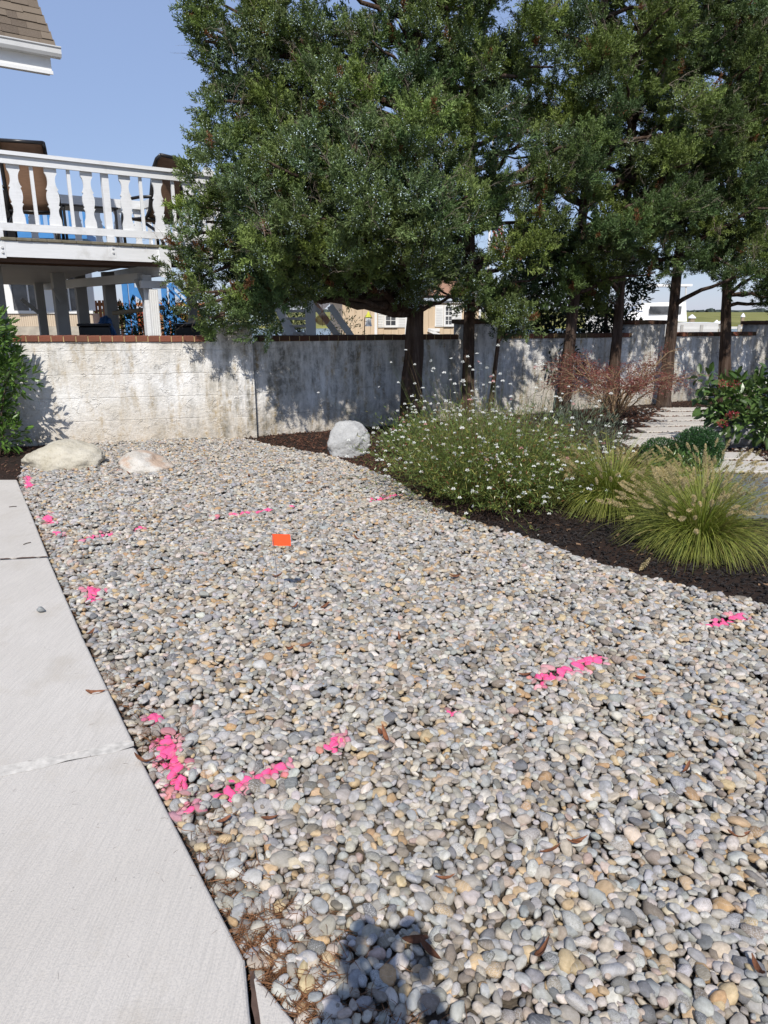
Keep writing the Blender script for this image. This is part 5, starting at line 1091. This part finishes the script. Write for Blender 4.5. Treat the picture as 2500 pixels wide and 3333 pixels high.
for p, d in fl[:300]:
    e = eulers(frames((np.array([0.1, -0.75, 0.45]) + rng.normal(0, 0.45, 3))[None], up=(0, 0, 1)))[0]; o = obj('flower', FLW, None, ga, p, e, (rng.uniform(0.5, 0.85),) * 3)
    o['col'] = [0.80, 0.80, 0.80] if rng.uniform() < 0.94 else [0.62, 0.30, 0.30]
fx = fl[300:]
if fx:
    n = len(fx); o = scatter('flowers', [proto('flower_template', FLW)], np.array([p for p, d in fx]), eulers(frames(np.array([[0.1, -0.75, 0.45]]) + rng.normal(0, 0.45, (n, 3)), up=(0, 0, 1))), rng.uniform(0.55, 0.95, (n, 1)) * np.ones((1, 3)), np.zeros(n, int), {'col': np.where(rng.uniform(0, 1, (n, 1)) < 0.94, 0.8, np.array([[0.62, 0.3, 0.3]]))}, ga, [M['petal']]); o['kind'] = 'stuff'
# generic leafy mounds
def mound(name, label, cat, parts, n_per, size, width, col, base, up=0.35, spread=0.5, shell=0.35, singles=0, lmat='leaf', upr=0.5, var=0.35, stems=8):
    t = empty(name, (base[0], base[1], 0), 0, label, cat); Pn, Dn, Cn = blob_leaves([(np.array(c) - np.array([base[0], base[1], 0]), r) for c, r in parts], n_per, size, width, col, spread, up, shell, var)
    Pn[:, 2] = np.maximum(Pn[:, 2], 0.02)
    if singles:
        tocam = np.array([-base[0], -base[1], 1.2]); tocam /= np.linalg.norm(tocam); order = np.argsort(-(Pn @ tocam + Dn @ tocam * 0.05))[:singles]
        me = npmesh('leaf', LEAF_T * np.array([[size * width, size, size]]), LEAF_F, M['leafo']); fr = leaf_frames(Dn[order], rnd=upr); ee = eulers(fr)
        for k, i in enumerate(order): o = obj('leaf', me, None, t, Pn[i], ee[k], (rng.uniform(0.75, 1.25),) * 3); o['col'] = [float(x) for x in Cn[i]]
        keep = np.ones(len(Pn), bool); keep[order] = False; Pn, Dn, Cn = Pn[keep], Dn[keep], Cn[keep]
    leaf_mesh('foliage', Pn, Dn, Cn, size, width, M[lmat], t, upr)
    b = MB()
    for k in range(stems): c, r = parts[k % len(parts)]; c = np.array(c) - np.array([base[0], base[1], 0]); b.tube(curve_pts((c[0] * 0.25, c[1] * 0.25, -0.02), tuple(c), 5, 0, 0.05), [0.014, 0.012, 0.01, 0.008, 0.004], 5)
    b.build('stem', M['bark'], t); return t
c = P(-2, 1250, 8.70)
mound('laurel_hedge', 'glossy green laurel hedge rising against the wall at the path end', 'hedge', [((c.x + random.uniform(-0.25, 0.12) - (0.12 if z > 1.3 else 0), c.y + random.uniform(-0.15, 0.15), z), (0.34, 0.34, 0.26)) for z in (0.28, 0.5, 0.72, 0.95, 1.15, 1.35, 1.5)] + [((c.x - 0.75, c.y - 0.1, z), (0.5, 0.4, 0.35)) for z in (0.3, 0.8, 1.3, 1.75)], 3000, 0.115, 0.52, (0.090, 0.165, 0.036), (c.x - 0.2, c.y), 0.45, 0.45, 0.4, 300, upr=0.8)
c = P(1325, 1440, 8.55)
mound('shrub', 'low shrub with narrow pointed leaves between the round boulder and the gaura', 'shrub', [((c.x, c.y, 0.20), (0.30, 0.26, 0.22)), ((c.x + 0.18, c.y + 0.05, 0.28), (0.26, 0.25, 0.22)), ((c.x - 0.18, c.y - 0.05, 0.14), (0.2, 0.2, 0.14))], 5200, 0.085, 0.17, (0.095, 0.150, 0.045), (c.x, c.y), 0.5, 0.55, 0.4, upr=0.9)
c = P(1905, 1425, 9.0)
mound('lavender', 'grey-green lavender mound behind the gaura beside the stepping slabs', 'lavender', [((c.x, c.y, 0.25), (0.45, 0.4, 0.34)), ((c.x - 0.4, c.y + 0.3, 0.28), (0.4, 0.35, 0.34)), ((c.x + 0.25, c.y - 0.1, 0.14), (0.32, 0.3, 0.22))], 6500, 0.065, 0.10, (0.150, 0.185, 0.140), (c.x, c.y), 0.9, 0.4, 0.45, upr=1.0)
for (u, v, y, r, lab) in ((2150, 1478, 8.15, (0.24, 0.24, 0.19), 'smaller clipped boxwood ball beside the stepping slabs, lower of the two'), (2272, 1462, 7.95, (0.27, 0.27, 0.25), 'larger clipped boxwood ball before the hydrangea, taller of the two')):
    c = P(u, v, y); mound('boxwood', lab, 'shrub', [((c.x, c.y, c.z), r), ((c.x + 0.03, c.y, c.z - 0.08), (r[0] * 0.9, r[1] * 0.9, r[2] * 0.85))], 120000, 0.024, 0.62, (0.040, 0.095, 0.032), (c.x, c.y), 0.2, 0.6, 0.18, upr=1.0)
c = P(2180, 1530, 7.0); mound('perennial', 'bright green leafy perennial tucked behind the fountain grasses', 'plant', [((c.x, c.y, 0.18), (0.3, 0.25, 0.2)), ((c.x + 0.3, c.y, 0.18), (0.2, 0.2, 0.18))], 4000, 0.05, 0.4, (0.085, 0.165, 0.045), (c.x, c.y), 0.5, 0.6, 0.4, upr=0.9)
c = P(2415, 1370, 9.25)
hy = mound('hydrangea', 'broad-leaved hydrangea with crimson flower heads at the edge of the slab path', 'hydrangea', [((c.x - 0.30, c.y - 0.1, 0.62), (0.34, 0.34, 0.30)), ((c.x + 0.1, c.y, 0.60), (0.50, 0.4, 0.36)), ((c.x + 0.5, c.y, 0.75), (0.45, 0.4, 0.40)), ((c.x - 0.1, c.y - 0.2, 0.36), (0.38, 0.3, 0.22)), ((c.x + 0.35, c.y - 0.3, 0.38), (0.45, 0.3, 0.28)), ((c.x + 0.75, c.y, 1.05), (0.4, 0.4, 0.3)), ((c.x - 0.52, c.y, 0.86), (0.13, 0.15, 0.13))], 1500, 0.145, 0.74, (0.078, 0.130, 0.038), (c.x + 0.2, c.y), -0.05, 0.6, 0.3, 260, upr=0.55)
for (u, v, y) in ((2352, 1248, 8.95), (2388, 1250, 8.95), (2352, 1380, 8.68), (2384, 1352, 8.68)):
    q = P(u, v, y) - hy.location; Pn, Dn, Cn = blob_leaves([((q.x, q.y, q.z), (0.075, 0.07, 0.045))], 26000, 0.02, 0.8, (0.40, 0.035, 0.060), 0.5, 0.5, 0.3); leaf_mesh('flower_head', Pn, Dn, Cn, 0.022, 0.45, M['leaf'], hy, 0.8)
# lace-leaf red maple
mp = Vector((3.62, 11.15, 0)); ma = empty('red_maple_shrub', mp, 0, 'low weeping shrub with dark red lacy leaves and bare tan twigs', 'shrub')
b = MB(); LP = []; LD = []
def limb_(p, h, L, e, lev, rad):
    pts = [p]; 
    for k in range(5):
        e2 = e - 0.16 * k + random.uniform(-0.2, 0.2); h2 = h + random.uniform(-0.35, 0.35); pts.append(pts[-1] + Vector((math.cos(h2) * math.cos(e2), math.sin(h2) * math.cos(e2), math.sin(e2))) * L / 5)
        if pts[-1].z < 0.06: pts[-1].z = 0.06
    b.tube(pts, [rad * (1 - 0.16 * k) for k in range(6)], 4, False)
    if lev == 0:
        for k in range(2, 6):
            if pts[k].z > 0.55 and pts[k].x < 0.80:
                for _ in range(8): LP.append(pts[k] + Vector((random.gauss(0, 0.05), random.gauss(0, 0.05), random.gauss(0, 0.035)))); LD.append((random.gauss(0, 1), random.gauss(0, 1) - 0.4, random.gauss(-0.2, 0.5)))
    else:
        for k in range(1, 6): limb_(pts[k], h + random.uniform(-1.0, 1.0), L * 0.52, e - 0.12 * k + random.uniform(-0.25, 0.4), lev - 1, rad * 0.55)
        if lev == 1: limb_(pts[2], h + random.uniform(-0.8, 0.8), L * 0.6, e - 0.6, 0, rad * 0.5)
for k in range(13): limb_(Vector((0, 0, 0.0)), k * 0.483 + random.uniform(-0.2, 0.2), random.uniform(0.9, 1.12), random.uniform(0.9, 1.35), 2, 0.016)
b.c = [(0.24, 0.165, 0.10)] * len(b.v); b.build('twigs', M['colgeo'], ma)
LP = np.array(LP); LD = unit(np.array(LD)); LC = np.array([[0.190, 0.060, 0.052]]) * rng.uniform(0.5, 1.6, (len(LP), 1)); leaf_mesh('foliage', LP, LD, LC, 0.042, 0.34, M['leaf'], ma, 0.9)

# ------------------------------------------------------------------ marker flag, wind spinner, litter
q = G(905, 2003); tp = P(887, 1740, 3.95); fo = empty('marker_flag', (q.x, q.y, 0), 0, 'small orange utility marker flag on a thin wire among the stones', 'marker flag')
tw = tp - Vector((q.x, q.y, 0)); b = MB(); b.tube([(0, 0, -0.05), tw * 0.35 + Vector((0.012, 0, 0)), tw * 0.7 + Vector((0.006, 0, 0)), tuple(tw)], 0.0016, 6); b.build('wire', M['wire'], fo)
b = MB(); xs_ = [(-0.003, 0.0), (0.012, 0.003), (0.034, 0.001), (0.070, 0.004), (0.103, 0.0)]
for x, y in xs_: b.v += [(tw.x + x, tw.y + y, tw.z + 0.003 - 0.03 * x), (tw.x + x + 0.003, tw.y + y - 0.004, tw.z - 0.067 - 0.02 * x)]
for k in range(4): b.f.append((2 * k, 2 * k + 1, 2 * k + 3, 2 * k + 2))
b.m = [0] * len(b.f); o = b.build('pennant', M['orange'], fo); sd = o.modifiers.new('t', 'SOLIDIFY'); sd.thickness = 0.0006
q = P(1050, 1062, 10.9); ws = empty('wind_spinner', q, 0, 'copper slatted wind spinner hanging below the cedar limb', 'wind spinner')
zt = P(1050, 960, 10.9).z - q.z
for k in range(44):
    f = k / 43; z = 0.02 + (0.43) * f; ph_ = f * 2; r = 0.045 + 0.085 * abs(math.sin(math.pi * ph_)) ** 0.75; b = MB(); b.box(-r, r, -0.009, 0.009, -0.0035, 0.0035); b.build('slat', M['copper'], ws, loc=(0, 0, z), rot=(0, 0, 0.09 * k))
b = MB(); b.tube([(0, 0, 0), (0, 0, zt + 0.12)], 0.004, 5); b.build('rod', M['wire'], ws)
# dry leaves on the stones
def dry_leaf_mesh(sd, wd):
    r = np.random.default_rng(sd); V = []; F = []; n = 9; cur = r.uniform(0.5, 1.3); ro = r.uniform(0.6, 1.6); tw = r.uniform(-0.6, 0.6)
    for i in range(n):
        t = i / (n - 1); w = wd * math.sin(math.pi * (0.04 + 0.93 * t ** 0.85)) ** 0.8; a = cur * (t - 0.5) ** 2 * 1.2
        for k in (-1, -0.5, 0, 0.5, 1): V.append((k * w * math.cos(ro * k) , t - 0.5 + 0.03 * r.normal() * abs(k), a + w * abs(k) ** 1.5 * ro * 0.55 + tw * k * w * t + 0.012 * r.normal()))
    for i in range(n - 1):
        for k in range(4): b = i * 5 + k; F.append((b, b + 1, b + 6, b + 5))
    return npmesh('dry_leaf', np.array(V), F, M['litter'], smooth=True)
DLm = [dry_leaf_mesh(i, w) for i, w in enumerate((0.16, 0.20, 0.24, 0.18, 0.22))]
spots = [(1240, 2410), (1255, 2418), (1870, 2770), (1790, 2790), (1480, 1890), (940, 2125), (905, 1890), (1350, 3090), (1400, 3130), (1000, 2120), (1880, 2760), (2400, 2740), (310, 2270), (470, 2500), (1010, 1580), (640, 1510), (705, 1520), (810, 1560), (250, 1545), (150, 1530), (110, 1515), (215, 1540), (290, 1538), (380, 1540), (420, 1550), (1710, 2210), (1450, 2890), (1300, 2090), (1060, 1990), (960, 1985), (1160, 1765), (780, 1640), (560, 1740), (220, 1660), (300, 2080), (2080, 2230), (1760, 3130), (880, 2680), (730, 2690), (2460, 3190), (1930, 2070), (2230, 2530)]
for u, v in spots:
    q = G(u, v); z = ground_h(q.x, q.y); o = obj('dry_leaf', random.choice(DLm), None, None, (q.x, q.y, max(z, 0.012) + 0.006), (random.uniform(-0.35, 0.35), random.uniform(-0.35, 0.35), random.uniform(0, 6.28)), (random.uniform(0.055, 0.088),) * 3)
    o['col'] = [float(x) for x in np.array([0.17, 0.072, 0.038]) * random.uniform(0.7, 1.5)]; tag(o, 'curled dry brown leaf lying among the river stones', 'leaf', 'dry leaves on the river stones')
# brown needles along the path edge
def needlep(i):
    b = MB(); r = random.Random(i); b.tube([(0, 0, 0), (r.uniform(-0.1, 0.1), 0.5, 0.06), (r.uniform(-0.2, 0.2), 1.0, 0.0)], [0.016, 0.018, 0.008], 3, False); me = b.mesh('needle'); me.materials.append(M['litter']); return proto('needle_template', me)
ND = [needlep(i) for i in range(4)]
full = EDGE[:-1] + EDGE2; seg = rng.integers(0, len(full) - 1, 5200); tt = rng.uniform(0, 1, 5200); E0 = np.array(full)[seg]; E1 = np.array(full)[seg + 1]; pp = E0 + (E1 - E0) * tt[:, None]; nr = unit(np.stack([-(E1 - E0)[:, 1], (E1 - E0)[:, 0]], 1)); nr = np.where(nr[:, :1] < 0, -nr, nr)
pp = pp + nr * (np.abs(rng.normal(0, 0.10, (5200, 1))) + 0.012); keep = rng.uniform(0, 1, 5200) < np.where(np.sin(pp[:, 1] * 5.0) > -0.1, 1.0, 0.35); pp = pp[keep]; n = len(pp)
o = scatter('needle_litter', ND, np.c_[pp, rng.uniform(-0.012, 0.016, n)], np.stack([rng.normal(0, 0.2, n), rng.normal(0, 0.2, n), rng.uniform(0, 6.28, n)], 1), rng.uniform(0.03, 0.075, (n, 1)) * np.ones((1, 3)), rng.integers(0, 4, n), {'col': np.array([[0.20, 0.095, 0.045]]) * rng.uniform(0.5, 1.4, (n, 1))}, None, [M['litter']]); tag(o, 'dry brown cedar needles gathered along the concrete path edge', 'needles', kind='stuff')
seg = rng.integers(0, len(EDGE) - 2, 140); E0 = np.array(EDGE)[seg]; E1 = np.array(EDGE)[seg + 1]; pp = E0 + (E1 - E0) * rng.uniform(0, 1, (140, 1)); nr = unit(np.stack([-(E1 - E0)[:, 1], (E1 - E0)[:, 0]], 1)); nr = np.where(nr[:, :1] < 0, -nr, nr); pp = pp - nr * (np.abs(rng.normal(0, 0.22, (140, 1))) + 0.01)
o = scatter('path_grit', ND, np.c_[pp, np.full(140, 0.0235)], np.stack([rng.normal(0, 0.03, 140), rng.normal(0, 0.03, 140), rng.uniform(0, 6.28, 140)], 1), np.abs(rng.normal(0.005, 0.007, (140, 1))) * np.ones((1, 3)) + 0.004, rng.integers(0, 4, 140), {'col': np.array([[0.16, 0.12, 0.09]]) * rng.uniform(0.4, 1.3, (140, 1))}, None, [M['litter']]); tag(o, 'specks of grit and needles scattered on the concrete path', 'grit', kind='stuff')
# twigs on the concrete
for u, v, a, lab in ((42, 1650, 0.4, 'tiny dark twig on the far concrete slab'), (88, 1770, 1.1, 'tiny curved twig near the joint of the far concrete slab')):
    q = G(u, v, 0.024); b = MB(); b.tube([(-0.03, 0, 0.004), (0, 0.006, 0.004), (0.03, -0.004, 0.004)], 0.003, 5); tag(b.build('twig', M['bark'], None, loc=(q.x, q.y, 0.024), rot=(0, 0, a)), lab, 'twig')

# plants and clutter behind the wall
for (cx, cy, y, rr, col, lab) in ((1040, 1450, 13.6, (0.42, 0.4, 0.40), (0.055, 0.085, 0.03), 'dark green bush beneath the deck, left of the downspout'), (1345, 1440, 13.9, (0.48, 0.4, 0.42), (0.05, 0.08, 0.03), 'dark green bush beneath the deck, right of the downspout')):
    u, v = c2(cx, cy); c = P(u, v, y); mound('bush', lab, 'bush', [((c.x, c.y, c.z), rr), ((c.x + 0.1, c.y, c.z - 0.5), rr)], 4200, 0.10, 0.42, col, (c.x, c.y), 0.5, 0.6, 0.4)
c = P(*c4(590, 500), 15.5); mound('bush', 'yellow-green bush behind the white stair rail before the shed', 'bush', [((c.x, c.y, c.z), (0.45, 0.4, 0.40)), ((c.x - 0.3, c.y, c.z - 0.5), (0.5, 0.4, 0.5))], 1500, 0.08, 0.45, (0.13, 0.17, 0.04), (c.x, c.y), 0.5, 0.6, 0.4)
c = P(945, 1040, 15.2); mound('bush', 'dark green bush behind the treads of the white stairs', 'bush', [((c.x, c.y, c.z), (0.55, 0.4, 0.45)), ((c.x - 0.1, c.y, c.z - 0.5), (0.6, 0.4, 0.5)), ((c.x - 0.5, c.y, c.z - 0.1), (0.4, 0.4, 0.4))], 3600, 0.085, 0.5, (0.045, 0.075, 0.028), (c.x, c.y), 0.4, 0.6, 0.4)
for (cx, cy, col, lab) in ((1415, 1375, (0.50, 0.36, 0.03), 'yellow flowers hanging on the wooden fence'), (1105, 1420, (0.50, 0.06, 0.03), 'red flowers in front of the wooden fence'), (1365, 1400, (0.45, 0.05, 0.03), 'red flowers beside the yellow ones on the fence')):
    c = P(*c2(cx, cy), 21.6); mound('flower_basket', lab, 'flowers', [((c.x, c.y, c.z), (0.16, 0.15, 0.26))], 9000, 0.06, 0.7, col, (c.x, c.y), 0.2, 0.7, 0.3, stems=1)
q = P(*c2(825, 1500), 12.6); o = boulder('blue_tarp', q.x, q.y, 0.17, 0.16, 0.30, 63, M['tarp'], 'crumpled blue tarp bundle beneath the deck', q.z - 0.05, 0, 12); o['category'] = 'tarp'
for cx, w, lab in ((735, 0.24, 'black storage bin under the deck beside the blue tarp'), (1525, 0.36, 'dark storage box under the deck near the wall pillar')):
    q = P(*c2(cx, 1500), 12.4); t = empty('storage_bin', (q.x, q.y, -0.1), 0.3, lab, 'bin'); b = MB(); b.box(-w, w, -0.2, 0.2, 0, q.z + 0.16, bev=0.02); b.build('body', M['black'], t); b = MB(); b.box(-w - 0.02, w + 0.02, -0.22, 0.22, q.z + 0.161, q.z + 0.20, bev=0.01); b.build('lid', M['black'], t)

# ------------------------------------------------------------------ the photographer, standing behind the lens (only the shadow is in the picture)
ph = empty('person', (-0.045, -0.26, 0.02), 0, 'person in dark clothes holding up a phone, seen only as a shadow', 'person')
def skin(name, V, E, rad, mat, parent):
    me = bpy.data.meshes.new(name); me.from_pydata(V, E, []); o = obj(name, me, mat, parent); md = o.modifiers.new('skin', 'SKIN')
    for i, r in enumerate(rad): me.skin_vertices[0].data[i].radius = (r, r)
    me.skin_vertices[0].data[0].use_root = True
    ss = o.modifiers.new('sub', 'SUBSURF'); ss.levels = 2; ss.render_levels = 2; return o
V = [(0, 0, 0.95), (0, 0, 1.15), (0, 0.0, 1.38), (0, 0.01, 1.54), (0, 0.03, 1.65), (0, 0.04, 1.76), (-0.17, 0, 1.42), (-0.27, 0.05, 1.24), (-0.07, 0.20, 1.55), (0.17, 0, 1.42), (0.27, 0.05, 1.24), (0.12, 0.20, 1.55), (-0.10, 0, 0.88), (-0.11, 0.01, 0.48), (-0.12, 0, 0.08), (-0.13, 0.14, 0.04), (0.10, 0, 0.88), (0.11, 0.01, 0.48), (0.12, 0, 0.08), (0.13, 0.14, 0.04)]
Eg = [(0, 1), (1, 2), (2, 3), (3, 4), (4, 5), (2, 6), (6, 7), (7, 8), (2, 9), (9, 10), (10, 11), (0, 12), (12, 13), (13, 14), (14, 15), (0, 16), (16, 17), (17, 18), (18, 19)]
skin('body', V, Eg, [0.15, 0.14, 0.15, 0.06, 0.095, 0.085, 0.07, 0.05, 0.032, 0.07, 0.05, 0.032, 0.085, 0.062, 0.045, 0.04, 0.085, 0.062, 0.045, 0.04], M['fabric'], ph)
def hand(sx, wx):
    b = MB(); w = Vector((wx, 0.205, 1.57)); b.tube([w, w + Vector((sx * 0.012, 0.02, 0.045)), w + Vector((sx * 0.01, 0.03, 0.09))], [0.024, 0.036, 0.032], 10)
    for k in range(4):
        s = w + Vector((sx * 0.012, 0.04, 0.045 + 0.019 * k)); L = (0.07, 0.078, 0.074, 0.06)[k]; b.tube([s, s + Vector((-sx * 0.012, 0.03, 0.012)), s + Vector((-sx * L * 0.6, 0.034, 0.016)), s + Vector((-sx * L, 0.02, 0.016))], [0.010, 0.009, 0.008, 0.006], 7)
    s = w + Vector((-sx * 0.01, 0.0, 0.05)); b.tube([s, s + Vector((-sx * 0.025, -0.015, 0.03)), s + Vector((-sx * 0.03, -0.012, 0.065))], [0.011, 0.010, 0.007], 7)
    return b.build('hand', M['skin'], ph, True)
hand(-1, -0.06); hand(1, 0.11)
t = empty('phone', (0.0, -0.012, CAMH), 0, 'black phone held up at eye height, seen only as a shadow', 'phone'); b = MB(); b.box(-0.062, 0.012, -0.010, -0.002, -0.135, 0.020, bev=0.002); b.build('body', M['black'], t)
